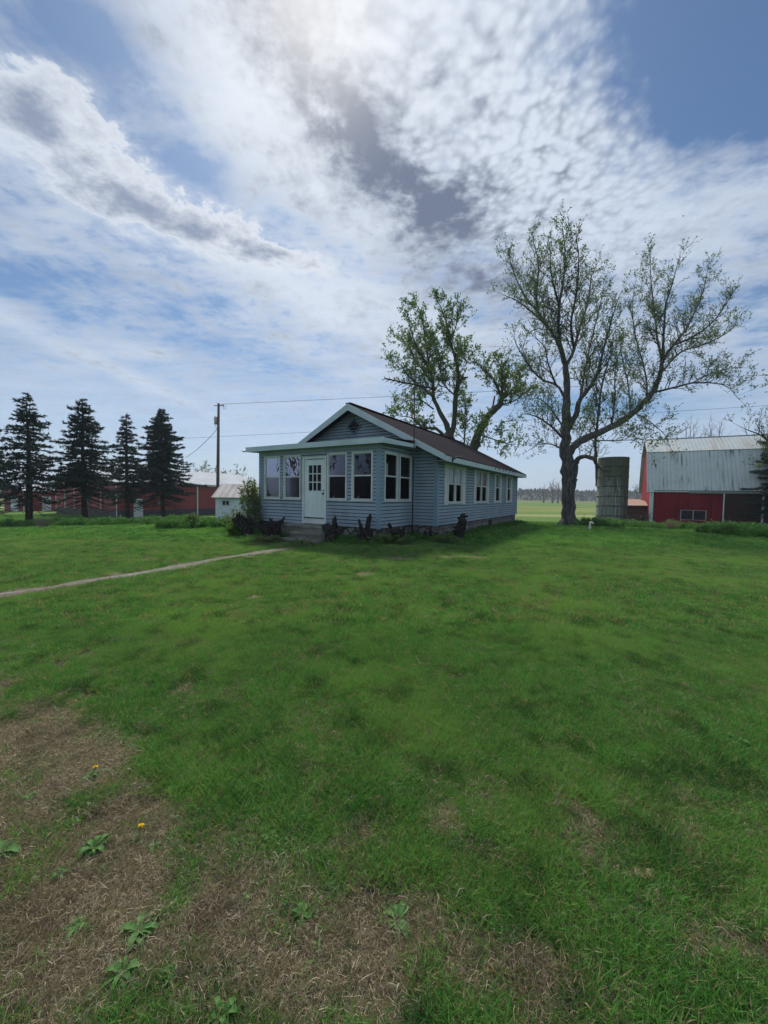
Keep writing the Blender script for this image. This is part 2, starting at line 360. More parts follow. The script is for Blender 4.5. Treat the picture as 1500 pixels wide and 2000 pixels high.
# ribbed painted steel, ribs every 0.23 m along object x or y
def ribbed(name, c1, c2, axis='sum', pitch=0.23, rough=0.5, streaks=None, sscale=1.0, spec=0.4, lo=0.52):
    m, n = mat(name); co = obj_co(n); x, y, z = n.sep(co)
    a = {'x': x, 'y': y, 'sum': n.add(x, y)}[axis]
    f = n.m('PINGPONG', n.m('DIVIDE', a, pitch), 0.5)
    rib = n.ss(f, 0.36, 0.47)
    c = n.mix(n.ss(n.noise(co, 0.8, 5, 0.6), 0.35, 0.7), c1, c2)
    c = n.mix(n.mul(rib, 0.35), c, tuple(v * 0.55 for v in c1))
    if streaks:
        sc = n.comb(n.mul(a, 5.0 * sscale), n.mul(z, 0.25), n.mul(n.m('SUBTRACT', x, y), 0.15))
        s1 = n.mul(n.ss(n.noise(sc, 1.0, 4, 0.65), lo, lo + 0.14), n.ss(n.noise(co, 0.35, 3, 0.5), 0.38, 0.55))
        c = n.mix(n.mul(s1, 0.8), c, streaks)
    return finish(m, n, bsdf(n, c, rough, spec, 0, bump(n, rib, 0.6, 0.03)))
ribbed('red_steel', (0.30, 0.034, 0.040), (0.23, 0.028, 0.034), pitch=0.30)
ribbed('wainscot_steel', (0.045, 0.042, 0.046), (0.035, 0.032, 0.036), pitch=0.30)
ribbed('barn_roof_lower', (0.64, 0.69, 0.68), (0.55, 0.61, 0.61), 'x', 0.30, 0.6, (0.09, 0.10, 0.11), 1.0)
ribbed('barn_roof_upper', (0.44, 0.49, 0.50), (0.37, 0.42, 0.43), 'x', 0.30, 0.6, (0.32, 0.23, 0.17), 1.2, lo=0.52)
ribbed('pole_barn_roof', (0.45, 0.48, 0.51), (0.38, 0.41, 0.44), 'x', 0.40, 0.8, (0.24, 0.24, 0.25), 0.8, .1)
ribbed('rusty_roof', (0.33, 0.33, 0.34), (0.28, 0.26, 0.25), 'x', 0.16, 0.7, (0.13, 0.10, 0.09), 1.0, lo=0.45)
ribbed('barn_red', (0.27, 0.016, 0.030), (0.21, 0.013, 0.024), pitch=0.24, rough=0.85, streaks=(0.10, 0.010, 0.015), sscale=.8, spec=.2)
simple('barn_door', (0.060, 0.022, 0.020), (0.045, 0.018, 0.017), 2.0, 0.85, stretch=(5, 5, 0.4), bmp=0.2)
simple('rust_tin', (0.45, 0.22, 0.13), (0.38, 0.30, 0.27), 1.2, 0.7)
simple('brush_wall', (0.11, 0.048, 0.036), (0.045, 0.028, 0.022), 4, 0.95, bmp=0.8, bs=8)
# silo staves: pale at the left, stained reddish at one side
m, n = mat('silo_concrete'); co = obj_co(n); x, y, z = n.sep(co); th = n.m('ARCTAN2', y, x)
br = n.new('ShaderNodeTexBrick'); n.put(br.inputs['Vector'], n.comb(z, n.mul(th, 1.35), 0)); br.inputs['Scale'].default_value = 1; br.inputs['Brick Width'].default_value = 0.76; br.inputs['Row Height'].default_value = 0.265; br.inputs['Mortar Size'].default_value = 0.012
br.inputs['Color1'].default_value = (0.24, 0.24, 0.225, 1); br.inputs['Color2'].default_value = (0.185, 0.18, 0.17, 1); br.inputs['Mortar'].default_value = (0.09, 0.085, 0.08, 1)
sc = n.comb(n.mul(th, 6.0), n.mul(z, 0.5), 0.0)
c = n.mix(n.ss(n.noise(sc, 1.3, 5, 0.65), 0.50, 0.66), br.outputs[0], (0.42, 0.41, 0.38)); c = n.mix(n.ss(n.noise(sc, 0.9, 5, 0.7), 0.52, 0.62, 0, .8), c, (0.075, 0.07, 0.065))
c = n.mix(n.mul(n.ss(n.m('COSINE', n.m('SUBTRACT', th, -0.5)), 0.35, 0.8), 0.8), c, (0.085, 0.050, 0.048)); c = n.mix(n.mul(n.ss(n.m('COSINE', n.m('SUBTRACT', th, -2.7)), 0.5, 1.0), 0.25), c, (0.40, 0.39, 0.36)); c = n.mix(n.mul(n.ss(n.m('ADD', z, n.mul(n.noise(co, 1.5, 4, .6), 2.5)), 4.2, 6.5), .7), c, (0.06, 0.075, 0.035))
finish(m, n, bsdf(n, c, 0.95, 0.2, 0, bump(n, br.outputs['Fac'], 0.5, -0.02)))
# bark and leaves
def bark(name, c1, c2, moss=None):
    m, n = mat(name); co = pos(n); s = n.vm('MULTIPLY', co, (6, 6, 1.3)); h = n.noise(s, 1.6, 6, 0.7)
    c = n.mix(n.ss(h, 0.38, 0.62), c1, c2)
    if moss: c = n.mix(n.ss(n.noise(co, 1.1, 4, 0.6), 0.55, 0.7, 0, .6), c, moss)
    return finish(m, n, bsdf(n, c, 0.95, 0.15, 0, bump(n, h, 0.9, 0.12)))
bark('bark_maple', (0.048, 0.043, 0.042), (0.150, 0.138, 0.130)); bark('bark_mossy', (0.055, 0.052, 0.036), (0.12, 0.11, 0.078), (0.08, 0.09, 0.035))
bark('bark_bare', (0.15, 0.125, 0.12), (0.22, 0.19, 0.18)); bark('bark_spruce', (0.040, 0.030, 0.030), (0.085, 0.065, 0.06))
def leafmat(name, cols, transl=0.35, sc=1.2, rough=0.6):
    m, n = mat(name); g = n.new('ShaderNodeNewGeometry'); r = g.outputs['Random Per Island']; p = g.outputs['Position']
    oi = n.new('ShaderNodeObjectInfo').outputs['Random']
    c = n.mix(n.ss(n.m('FRACT', n.add(r, n.mul(oi, 0.37))), 0.1, 0.9), cols[0], cols[1])
    c = n.mix(n.ss(n.noise(p, sc, 3, 0.5), 0.40, 0.65), c, cols[2])
    a = bsdf(n, c, rough, 0.25); t = n.new('ShaderNodeBsdfTranslucent'); n.put(t.inputs[0], n.mix(1.0, c, (1.25, 1.35, 0.75), 'MULTIPLY'))
    mx = n.new('ShaderNodeMixShader'); mx.inputs[0].default_value = transl; n.l.new(a, mx.inputs[1]); n.l.new(t.outputs[0], mx.inputs[2]); return finish(m, n, mx.outputs[0])
leafmat('leaf_maple', ((0.085, 0.125, 0.045), (0.150, 0.190, 0.065), (0.080, 0.160, 0.055)))
leafmat('leaf_green', ((0.085, 0.145, 0.035), (0.155, 0.225, 0.060), (0.105, 0.180, 0.042)))
leafmat('leaf_pale', ((0.11, 0.14, 0.06), (0.18, 0.20, 0.10), (0.13, 0.16, 0.08)))
leafmat('leaf_shrub', ((0.085, 0.14, 0.045), (0.17, 0.22, 0.09), (0.12, 0.18, 0.06)))
leafmat('leaf_bright', ((0.09, 0.20, 0.025), (0.13, 0.26, 0.035), (0.08, 0.17, 0.02)))
leafmat('needles', ((0.020, 0.044, 0.040), (0.040, 0.074, 0.064), (0.028, 0.060, 0.044)), 0.08, 1.5)
leafmat('needles_dead', ((0.045, 0.034, 0.030), (0.060, 0.045, 0.04), (0.035, 0.03, 0.026)), 0.1, 1.5)
leafmat('weed_leaf', ((0.062, 0.165, 0.034), (0.110, 0.245, 0.058), (0.078, 0.190, 0.042)), 0.3, 3)
leafmat('woods_far', ((0.075, 0.090, 0.075), (0.105, 0.105, 0.085), (0.070, 0.085, 0.078)), 0.2, 0.03)
# ------------------------------------------------------------------ farmhouse
HA = radians(90 - 31.7); HP = (-0.164, 12.0, 0.0)
house = empty('farmhouse', HP, HA, 'low blue-gray farmhouse with clapboard siding, front sun porch and brown shingle roof', 'house')
def Hw(u, v, z=0.0):
    return Vector((HP[0] + u * cos(HA) - v * sin(HA), HP[1] + u * sin(HA) + v * cos(HA), z))
FRONT = lambda s, d, z: (-d, s, z)                  # porch front, s = v
PSIDE = lambda s, d, z: (s, -d, z)                  # porch right side, s = u
PLEFT = lambda s, d, z: (s, 5.43 + d, z)
MFRONT = lambda s, d, z: (2.25 - d, s, z)
MSIDE = lambda s, d, z: (s, -0.95 - d, z)
MLEFT = lambda s, d, z: (s, 6.05 + d, z)
MBACK = lambda s, d, z: (14.2 + d, s, z)
def siding(mb, T, s0, s1, z0, z1, holes=(), top=None, course=0.115, s_left=None):
    """lapped boards; holes = (s0,s1,z0,z1); top(z) -> (lo,hi) limits inside a gable"""
    mb.T = T; nco = int(math.ceil((z1 - z0) / course))
    for k in range(nco):
        a = z0 + k * course; b = min(a + course, z1); cuts = {a, b}
        for h in holes:
            for zz in h[2:]:
                if a < zz < b: cuts.add(zz)
        cuts = sorted(cuts)
        for c0, c1 in zip(cuts, cuts[1:]):
            zm = (c0 + c1) / 2; segs = [(s0, s1)]
            for h in holes:
                if h[2] < zm < h[3]:
                    ns = []
                    for p, q in segs:
                        if h[0] > p: ns.append((p, min(q, h[0])))
                        if h[1] < q: ns.append((max(p, h[1]), q))
                    segs = [t for t in ns if t[1] - t[0] > 1e-4]
            if c1 >= b - 1e-6: c1 = max(c0 + .002, c1 - .023)
            d0 = 0.030 - 0.014 * (c0 - a) / course; d1 = 0.030 - 0.014 * (c1 - a) / course
            for p, q in segs:
                if top:
                    l0, h0 = top(c0); l1, h1 = top(c1)
                    P0, Q0, P1, Q1 = max(p, l0), min(q, h0), max(p, l1), min(q, h1)
                    if Q0 <= P0: continue
                    if Q1 < P1: Q1 = P1 = (Q1 + P1) / 2
                else: P0 = P1 = p; Q0 = Q1 = q
                mb.poly([(P0, d0, c0), (Q0, d0, c0), (Q1, d1, c1), (P1, d1, c1)])
                if abs(c0 - a) < 1e-6:
                    mb.poly([(P0, -.02, c0 + 0.002), (Q0, -.02, c0 + 0.002), (Q0, d0, c0), (P0, d0, c0)])
                if c1 < b and b - c1 > .01: mb.poly([(P1, -.02, c1), (Q1, -.02, c1), (Q1, d1, c1), (P1, d1, c1)]); mb.poly([(P1, -.019, c1), (Q1, -.019, c1), (Q1, -.019, b), (P1, -.019, b)], 1)  # near-black strip behind each lap slot paints in the shadow line
WZ0, WZ1 = 1.40, 2.99
fw = [(0.22, 1.04), (1.24, 2.07), (3.29, 4.13), (4.32, 5.16)]
pw = [(0.27, 1.13), (1.23, 2.08)]
door_h = (2.16, 3.14, 0.70, 2.86)
P_TOP = 3.24
mb = MB()
siding(mb, FRONT, 0, 5.43, 0.55, P_TOP, [(a, b, WZ0, WZ1) for a, b in fw] + [(2.16, 3.14, 0.50, 2.86)])
siding(mb, PSIDE, 0, 2.25, 0.55, P_TOP, [(a, b, WZ0, WZ1) for a, b in pw])
siding(mb, PLEFT, 0, 2.25, 0.55, P_TOP, [(a, b, WZ0, WZ1) for a, b in pw])
mb.T = None; mb.build('porch_siding', [MATS['siding'], MATS['dark_room_lap_shade']], house)
mb = MB(); RZ, EZ, RC, HW = 5.08, 2.97, 2.58, 4.03         # ridge, eave, centre line, half width of the roof
slope = (RZ - EZ) / HW
def gtop(z):
    if z <= 2.95: return (-0.95, 6.05)
    k = (RZ - 0.12 - z) / slope; return (max(-0.95, RC - k), min(6.05, RC + k))
sw = [(3.20, 3.93), (3.94, 4.67), (6.36, 7.17), (7.19, 8.00), (9.48, 10.28), (11.80, 12.60)]
siding(mb, MFRONT, -0.95, 6.05, 0.55, 4.96, [(1.9, 2.9, 0.70, 2.8)], gtop)
siding(mb, MSIDE, 2.25, 14.2, 0.55, 2.80, [(a, b, 1.32, 2.76) for a, b in sw])
siding(mb, MLEFT, 2.25, 14.2, 0.55, 2.80, [(5, 6, 1.3, 2.7), (9, 10, 1.3, 2.7)])
siding(mb, MBACK, -0.95, 6.05, 0.55, 4.96, [(4.0, 4.9, .7, 2.6)], gtop)
mb.T = None; mb.build('main_siding', [MATS['siding'], MATS['dark_room_lap_shade']], house)
for (u, v, z1) in ((0, 0, P_TOP), (0, 5.43, P_TOP), (2.25, -0.95, 2.83), (14.2, -0.95, 2.80)):
    mb = MB(); s1 = 1 if u < 10 else -1; sv = 1 if v < 1 else -1
    mb.box(u - .034 * s1, u + .09 * s1, v - .034 * sv, v, .53, z1 - .01) if True else 0
    mb.box(u - .034 * s1, u, v + .001 * sv, v + .09 * sv, .53, z1 - .01)
    mb.build('corner_board', MATS['corner_trim'], house)
mb = MB(); mb.box(2.20, 2.247, -0.10, -0.03, .53, 3.2); mb.build('corner_board', MATS['corner_trim'], house)
# the interior lets no light through
mb = MB(); mb.box(2.30, 14.15, -0.90, 6.0, 0.50, 0.56); mb.box(0.04, 2.24, 0.05, 5.39, 0.56, 0.60); mb.box(2.3, 14.15, 1.9, 2.0, .56, 2.8); mb.box(2.3, 14.15, -0.9, 6.0, 2.8, 2.84)
mb.box(5.6, 5.7, -.9, 1.9, .56, 2.8); mb.box(8.7, 8.8, -.9, 1.9, .56, 2.8)
mb.box(2.10, 2.2, 0.05, 5.35, 0.60, 3.2); mb.box(0.05, 2.1, 5.30, 5.34, 0.6, 3.2); mb.box(0.05, 2.2, 0.06, 5.36, 3.20, 3.22)
for a, b in ((0.05, 0.21), (1.05, 1.23), (2.08, 2.15), (3.15, 3.28), (4.14, 4.31), (5.17, 5.3)): mb.box(0.03, 0.05, a, b, 0.6, 3.2)
for a, b in ((0.05, 2.15), (3.15, 5.3)): mb.box(0.03, 0.051, a, b, 0.6, 1.36)
mb.build('interior', MATS['dark_room_lap_shade'], house)
# foundation
mb = MB(); mb.box(2.28, 14.16, -0.91, 6.01, -1.2, 0.50); mb.build('foundation', MATS['foundation_block'], house)
mb = MB(); mb.box(0.03, 2.28, 0.035, 5.39, -0.5, 0.548); mb.box(2.262, 2.28, -0.9, 0.02, -.5, .548); mb.build('porch_foundation', MATS['rubble_stone'], house)
mb = MB(); T = MSIDE; mb.T = T; mb.box(8.62, 9.12, -0.03, -0.012, 0.20, 0.46); mb.T = None; fv = mb.build('foundation_vent', MATS['vent_dark'], house)
# roof
def slab(mb, u0, u1, v0, z0, v1, z1, t):
    mb.prism([(u0, v0, z0), (u0, v1, z1), (u0, v1, z1 - t), (u0, v0, z0 - t)], (u1 - u0, 0, 0))
mb = MB(); U0, U1 = 1.76, 14.32
slab(mb, U0, U1, RC - HW, EZ, RC, RZ, 0.05); slab(mb, U0, U1, RC + HW, EZ, RC + 0.001, RZ, 0.05)
roof = mb.build('roof', MATS['shingles'], house)
mb = MB(); mb.box(U0, U1, RC - .11, RC + .11, RZ - .01, RZ + .03); mb.build('ridge_cap', MATS['shingles'], roof)
for sgn, nm in ((-1, 'rake'), (1, 'rake')):
    for u0, u1 in ((U0 - .025, U0 - .002), (U1 + .002, U1 + .025)):
        mb = MB(); mb.prism([(u0, RC + sgn * HW, EZ - .002), (u0, RC, RZ - .002), (u0, RC, RZ - .26), (u0, RC + sgn * HW, EZ - .20)], (u1 - u0, 0, 0)); mb.build('rake_board', MATS['fascia_metal'], roof)
for sgn in (-1, 1):
    v = RC + sgn * HW; mb = MB(); mb.box(U0, U1, min(v, v + sgn * .022), max(v, v + sgn * .022), EZ - .21, EZ - .035); mb.build('fascia', MATS['fascia_metal'], roof)
    mb = MB(); vv = RC + sgn * 3.5; mb.box(U0, U1, min(v, vv), max(v, vv), EZ - .20, EZ - .18); mb.build('soffit', MATS['soffit'], roof)
mb = MB(); mb.tube([(U0 + .55, RC - HW - .05, EZ - .12), (U0 + .55, RC - HW - .18, EZ - .04), (U0 + 1.0, RC - HW - .2, EZ - .01)], .03, 6); mb.tube([(U0 + .55, RC - HW - .04, EZ - .2), (U0 + .55, RC - HW - .04, EZ)], .025, 6)
mb.build('gutter_bracket', MATS['steel_dark'], roof)
for k in range(7):
    mb = MB(); uu = 7.6 + k * .62 + random.uniform(-.1, .1); mb.box(uu, uu + .05, RC - HW - .045, RC - HW - .023, EZ - .13, EZ - .04); mb.build('gutter_bracket', MATS['steel_dark'], roof)
# porch roof, almost flat
mb = MB(); pz = lambda u: 3.33 + (u + .33) * .075
mb.prism([(-.33, -.33, pz(-.33)), (2.24, -.33, pz(2.24)), (2.24, -.33, pz(2.24) - .03), (-.33, -.33, pz(-.33) - .03)], (0, 6.15, 0))
proof = mb.build('porch_roof', MATS['shingles'], house)
mb = MB(); mb.box(-.352, -.331, -.352, 5.842, 3.165, 3.325); mb.box(-.345, -.331, -.35, 5.84, 3.327, 3.34); mb.build('fascia', MATS['fascia_metal'], proof)
mb = MB(); mb.prism([(-.331, -.352, 3.165), (1.75, -.352, 3.24), (1.75, -.352, 3.36), (-.331, -.352, 3.325)], (0, .022, 0)); mb.build('fascia', MATS['fascia_metal'], proof)
mb = MB(); mb.prism([(-.331, 5.82, 3.165), (1.75, 5.82, 3.24), (1.75, 5.82, 3.36), (-.331, 5.82, 3.325)], (0, .022, 0)); mb.build('fascia', MATS['fascia_metal'], proof)
mb = MB(); mb.box(-.33, 2.2, -.33, 5.82, 3.225, 3.24); mb.box(-.05, -.026, 0, 5.43, 3.0 + .06, 3.224); mb.build('soffit', MATS['siding'], proof)
mb = MB(); mb.tube([(-.32, 5.84, 3.2), (-.38, 5.95, 3.19), (-.38, 6.0, 3.25)], .03, 6); mb.build('gutter_end', MATS['galvanised'], proof)
# diamond vent
mb = MB(MFRONT); c_, z_ = 2.62, 4.28; a_, b_ = .28, .26
dm = lambda k, d: [(c_ - a_ * k, d, z_), (c_, d, z_ - b_ * k), (c_ + a_ * k, d, z_), (c_, d, z_ + b_ * k)]
O, I = dm(1.35, .05), dm(1.0, .05); 
for i in range(4):
    j = (i + 1) % 4; mb.poly([O[i], O[j], I[j], I[i]]); mb.poly([O[i], O[j], tuple([O[j][0], .0, O[j][2]]), tuple([O[i][0], .0, O[i][2]])]); mb.poly([I[i], I[j], tuple([I[j][0], .0, I[j][2]]), tuple([I[i][0], .0, I[i][2]])])
gv = mb.build('gable_vent', MATS['vent_frame'], house)
mb = MB(MFRONT); mb.poly(dm(1.0, .028)); 
for k in range(-3, 4):
    zz = z_ + k * .065; hwid = a_ * (1 - abs(k) * .065 / b_) * .92
    if hwid > .02: mb.poly([(c_ - hwid, .03, zz - .02), (c_ + hwid, .03, zz - .02), (c_ + hwid, .045, zz + .02), (c_ - hwid, .045, zz + .02)])
mb.build('louver', MATS['vent_dark'], gv)
# windows
def window(T, a, b, z0, z1, curtain=None, screen=True, name='window'):
    f = .048; zm = (z0 + z1) / 2 + .02; mb = MB(T)
    mb.box(a, a + f, -.06, .045, z0, z1); mb.box(b - f, b, -.06, .045, z0, z1)
    mb.box(a + f, b - f, -.06, .045, z1 - f, z1); mb.box(a - .02, b + .02, -.06, .065, z0 - .01, z0 + f - .01)
    r = .028; mb.box(a + f, b - f, -.02, .022, zm - .022, zm + .022)
    for (p, q) in ((a + f, a + f + r), (b - f - r, b - f)): mb.box(p, q, -.015, .012, z0 + f, zm - .022); mb.box(p, q, -.010, .017, zm + .022, z1 - f)
    mb.box(a + f + r, b - f - r, -.015, .012, z0 + f, z0 + f + r); mb.box(a + f + r, b - f - r, -.010, .017, z1 - f - r, z1 - f)
    wn = mb.build(name, MATS['white_trim'], house)
    g = MB(T); g.poly([(a + f, .004, zm), (b - f, .004, zm), (b - f, .004, z1 - f), (a + f, .004, z1 - f)]); g.build('upper_pane', MATS['clear_glass' if curtain else 'window_glass'], wn)
    g = MB(T); g.poly([(a + f, -.006, z0 + f), (b - f, -.006, z0 + f), (b - f, -.006, zm), (a + f, -.006, zm)]); g.build('lower_pane', MATS['insect_screen' if screen else 'window_glass'], wn)
    if curtain:
        lo, hi, m_, l, h = curtain; c = MB(T); N = 14
        for k in range(N):
            s0_ = l + (h - l) * k / N; s1_ = l + (h - l) * (k + 1) / N; d = -.035 + .010 * (k % 2); e = -.035 + .010 * ((k + 1) % 2)
            c.poly([(s0_, d, lo), (s1_, e, lo), (s1_, e, hi), (s0_, d, hi)], sm=True)
        c.build('curtain', MATS[m_], wn)
    return wn
m, n = mat('curtain_print'); co = obj_co(n); c = n.mix(n.ss(n.vor(co, 7.0), 0.2, 0.42), (0.16, 0.22, 0.25), (0.50, 0.53, 0.55)); c = n.mix(n.ss(n.sep(co)[2], 1.95, 2.25, 1, 0), c, (0.42, 0.06, 0.09)); finish(m, n, bsdf(n, c, 0.9))
m, n = mat('curtain_red'); co = obj_co(n); c = n.mix(n.ss(n.noise(co, 6, 3), 0.4, 0.65), (0.50, 0.09, 0.11), (0.48, 0.24, 0.27)); finish(m, n, bsdf(n, c, 0.9))
for i, (a, b) in enumerate(fw): window(FRONT, a, b, WZ0, WZ1)
for i, (a, b) in enumerate(pw): window(PSIDE, a, b, WZ0, WZ1, (2.2, 2.62, 'curtain_white', a + .05, a + .30) if i == 0 else None)
for a, b in pw: window(PLEFT, a, b, WZ0, WZ1)
cur = [(2.02, 2.72, 'curtain_white'), (2.02, 2.72, 'curtain_white'), (2.03, 2.7, 'curtain_print'), (2.03, 2.7, 'curtain_red'), (2.03, 2.72, 'curtain_white'), (2.03, 2.72, 'curtain_white')]
for i, (a, b) in enumerate(sw):
    q = cur[i]; l, h = a + .06, b - .06
    if i >= 4: l = a + .55
    if i == 5: l = a + .62
    window(MSIDE, a, b, 1.32, 2.76, (*q, l, h))
for a, b in ((2.84, 3.17), (4.70, 5.03), (6.08, 6.34), (8.02, 8.28), (9.20, 9.46), (10.30, 10.56), (11.52, 11.78), (12.62, 12.88)):
    mb = MB(MSIDE); mb.box(a, a + .045, .026, .055, 1.27, 2.82); mb.box(b - .045, b, .026, .055, 1.27, 2.82)
    for z0_, z1_ in ((1.27, 1.35), (2.02, 2.10), (2.74, 2.82)): mb.box(a + .045, b - .045, .026, .053, z0_, z1_)
    k = 1.36
    while k < 2.72:
        if not 1.99 < k < 2.1: mb.poly([(a + .045, .050, k), (b - .045, .050, k), (b - .045, .030, k + .042), (a + .045, .030, k + .042)]); mb.poly([(a + .045, .028, k - .012), (b - .045, .028, k - .012), (b - .045, .050, k), (a + .045, .050, k)])
        k += .052
    mb.build('shutter', MATS['white_trim'], house)
# door
mb = MB(FRONT); mb.box(2.10, 2.18, -.05, .05, .56, 2.90); mb.box(3.12, 3.20, -.05, .05, .56, 2.90); mb.box(2.18, 3.12, -.05, .048, 2.82, 2.90); mb.build('door_frame', MATS['white_trim'], house)
mb = MB(FRONT); gl = (2.36, 2.93, 1.72, 2.60); a, b = 2.20, 3.05
mb.box(a, gl[0], -.03, .0, .79, 2.80); mb.box(gl[1], b, -.03, .0, .79, 2.80); mb.box(gl[0], gl[1], -.03, .0, 2.60, 2.80); mb.box(gl[0], gl[1], -.03, .0, .79, 1.72); mb.box(3.05, 3.12, -.05, .01, .79, 2.82)
for k in (1, 2):
    x_ = gl[0] + (gl[1] - gl[0]) * k / 3; mb.box(x_ - .016, x_ + .016, -.02, .006, 1.72, 2.60); z_ = 1.72 + .88 * k / 3; mb.box(gl[0], gl[1], -.02, .004, z_ - .016, z_ + .016)
mb.box(gl[0] - .03, gl[0], -.0, .01, 1.69, 2.63); mb.box(gl[1], gl[1] + .03, 0, .01, 1.69, 2.63); mb.box(gl[0], gl[1], 0, .01, 1.69, 1.72); mb.box(gl[0], gl[1], 0, .01, 2.6, 2.63)
for p, q in ((2.30, 2.58), (2.69, 2.97)):          # raised panels with a groove round them
    for (x0, x1, y0, y1) in ((p, q, .93, .945), (p, q, 1.545, 1.56), (p, p + .015, .945, 1.545), (q - .015, q, .945, 1.545)): mb.box(x0, x1, 0, .008, y0, y1)
    mb.box(p + .045, q - .045, 0, .008, .99, 1.50)
door = mb.build('door', MATS['door_white'], house)
mb = MB(FRONT); mb.poly([(gl[0], -.012, gl[2]), (gl[1], -.012, gl[2]), (gl[1], -.012, gl[3]), (gl[0], -.012, gl[3])]); mb.build('glass', MATS['insect_screen'], door)
mb = MB(FRONT); mb.tube([(2.25, .0, 1.62), (2.25, .06, 1.62)], [.03, .03], 10); mb.build('handle', MATS['brass'], door)
mb = MB(FRONT); mb.tube([(2.25, .0, 1.72), (2.25, .02, 1.72)], [.025, .02], 10); mb.build('lock', MATS['brass'], door)
mb = MB(FRONT); mb.box(2.18, 3.12, -.03, .03, .57, .755); mb.build('threshold', MATS['white_trim'], house)
mb = MB(FRONT); mb.box(2.18, 3.12, -.02, .05, .757, .785); mb.build('door_sill', MATS['steel_dark'], house)
# steps of worn concrete slabs
mb = MB()
def slabstep(u0, u1, v0, v1, z0, z1, sk=0.0):
    N = 7; top = []; 
    for k in range(N + 1):
        v = v0 + (v1 - v0) * k / N; j = random.uniform(-.012, .012); mb_pts = (u0 + j + sk * k / N, v, z1 + random.uniform(-.006, .006)); top.append(mb_pts)
    for k in range(N):
        p, q = top[k], top[k + 1]
        mb.poly([p, q, (u1, q[1], z1), (u1, p[1], z1)]); mb.poly([(p[0], p[1], z1 - .07), (q[0], q[1], z1 - .07), q, p])
        mb.poly([(p[0] + .05, p[1], z0), (q[0] + .05, q[1], z0), (q[0] + .05, q[1], z1 - .07), (p[0] + .05, p[1], z1 - .07)]); mb.poly([(p[0], p[1], z1 - .07), (q[0], q[1], z1 - .07), (q[0] + .05, q[1], z1 - .07), (p[0] + .05, p[1], z1 - .07)])
    for p in (top[0], top[-1]): mb.poly([(p[0], p[1], z1 - .07), (u1, p[1], z1 - .07), (u1, p[1], z1), p]); mb.poly([(p[0] + .05, p[1], z0), (u1, p[1], z0), (u1, p[1], z1 - .07), (p[0] + .05, p[1], z1 - .07)])
slabstep(-.62, 0.03, 1.78, 3.62, -.3, .548); slabstep(-.92, -.58, 1.60, 2.92, -.3, .352); slabstep(-1.24, -.88, 1.62, 3.02, -.3, .155)
mb.build('front_steps', MATS['steps_concrete'], house)
# things on the sills
for i, (s, lab) in enumerate(((3.42, 'white jar on the sill just left of the front door'), (3.97, 'white jar on the left porch sill, farther from the door'), (1.93, 'white jar on the sill just right of the front door'), (0.90, 'white jar on the sill of the porch window nearest the corner'))):
    p = Hw(.16, s, 1.37)
    mb = MB(); mb.tube([(0, 0, 0), (0, 0, .17), (0, 0, .19)], [.055, .055, .045], 12); j = mb.build('sill_jar', MATS['white_trim'], None, p); tag(j, lab, 'jar', 'white jars on the porch sills')
for a, b in ((.22, 2.07), (3.29, 5.16)): mb = MB(FRONT); mb.box(a, b, -.30, -.06, 1.33, 1.37); mb.build('sill_shelf', MATS['white_trim'], house)
# TV aerial
ant = empty('antenna_mast', (0.99, 13.2, 0), 0, 'tall thin television antenna mast against the porch corner', 'antenna')
mb = MB(); mb.tube([(-.015, 0, 0), (0, 0, 3), (-.01, .02, 5.2), (0, .0, 6.55)], [.021, .021, .017, .013], 6); mb.build('mast', MATS['steel_dark'], ant)
mb = MB(); bz = 5.32; A = Vector((-1.02, -.15, bz + .18)); B = Vector((.62, .22, bz - .02)); mb.tube([A, B], .028, 6)
for k in range(11):
    t_ = k / 10; p = A.lerp(B, t_); L = .18 + .42 * t_; d = Vector((.22, -1, .05)).normalized()
    sw_ = Vector((-.35 * L, 0, 0)); mb.tube([p - d * L + sw_, p, p + d * L + sw_], .012, 4)
mb.build('boom', MATS['steel_dark'], ant)
mb = MB(); mb.tube([(-.10, -.02, 3.08), (.02, 0, 3.08), (.10, .2, 3.1)], .018, 5); mb.build('bracket', MATS['steel_dark'], ant)
# ------------------------------------------------------------------ blackened shrub stumps along the foundation
def stump(px, py, prongs, label, H=1.0, mt='charred'):
    prongs = [(a_, b_ * 1.06, c_ * 1.3) for a_, b_, c_ in prongs]
    g = gp(px, py); mb = MB(); Y = g.y
    for (dx, dz, r) in prongs:      # where each stub ends, metres right and up
        e = Vector((dx, random.uniform(-.22, .22), dz)); b0 = Vector((dx * .22, random.uniform(-.07, .07), -.08)); mid = b0.lerp(e, .5) + Vector((random.uniform(-.05, .05), random.uniform(-.05, .05), .03))
        pts = bez([b0, mid, e], 4); rr = [r * (1.15 - .35 * i / (len(pts) - 1)) * random.uniform(.88, 1.12) for i in range(len(pts))]; rr[-1] *= .72
        mb.tube(pts, rr, 8, wob=.09)
        for _ in range(2):
            q = pts[random.randint(3, len(pts) - 1)]; d = Vector((random.uniform(-1, 1), random.uniform(-1, 1), random.uniform(.1, 1))).normalized(); mb.tube([q, q + d * r * 1.9], [r * .45, r * .38], 6, wob=.1)
    o = mb.build('shrub_stump', MATS[mt], None, g); return tag(o, label, 'stump', 'blackened shrub stumps along the house')
R_ = random.uniform
stump(490, 1047, [(-.62 + .11 * k, .66 - .03 * abs(k - 2) + R_(-.05, .05), .075) for k in range(6)] + [(-.10, .70, .06), (-.35, .35, .09), (-.2, .3, .1)], 'wide blackened fan-shaped stump at the far left of the porch, leaning left')
stump(533, 1053, [(-.48 + .10 * k, .58 + R_(-.06, .08), .07) for k in range(8)] + [(.34, .72, .04), (-.2, .3, .11), (.05, .3, .1), (.15, .25, .1)], 'blackened many-pronged stump immediately left of the front steps')
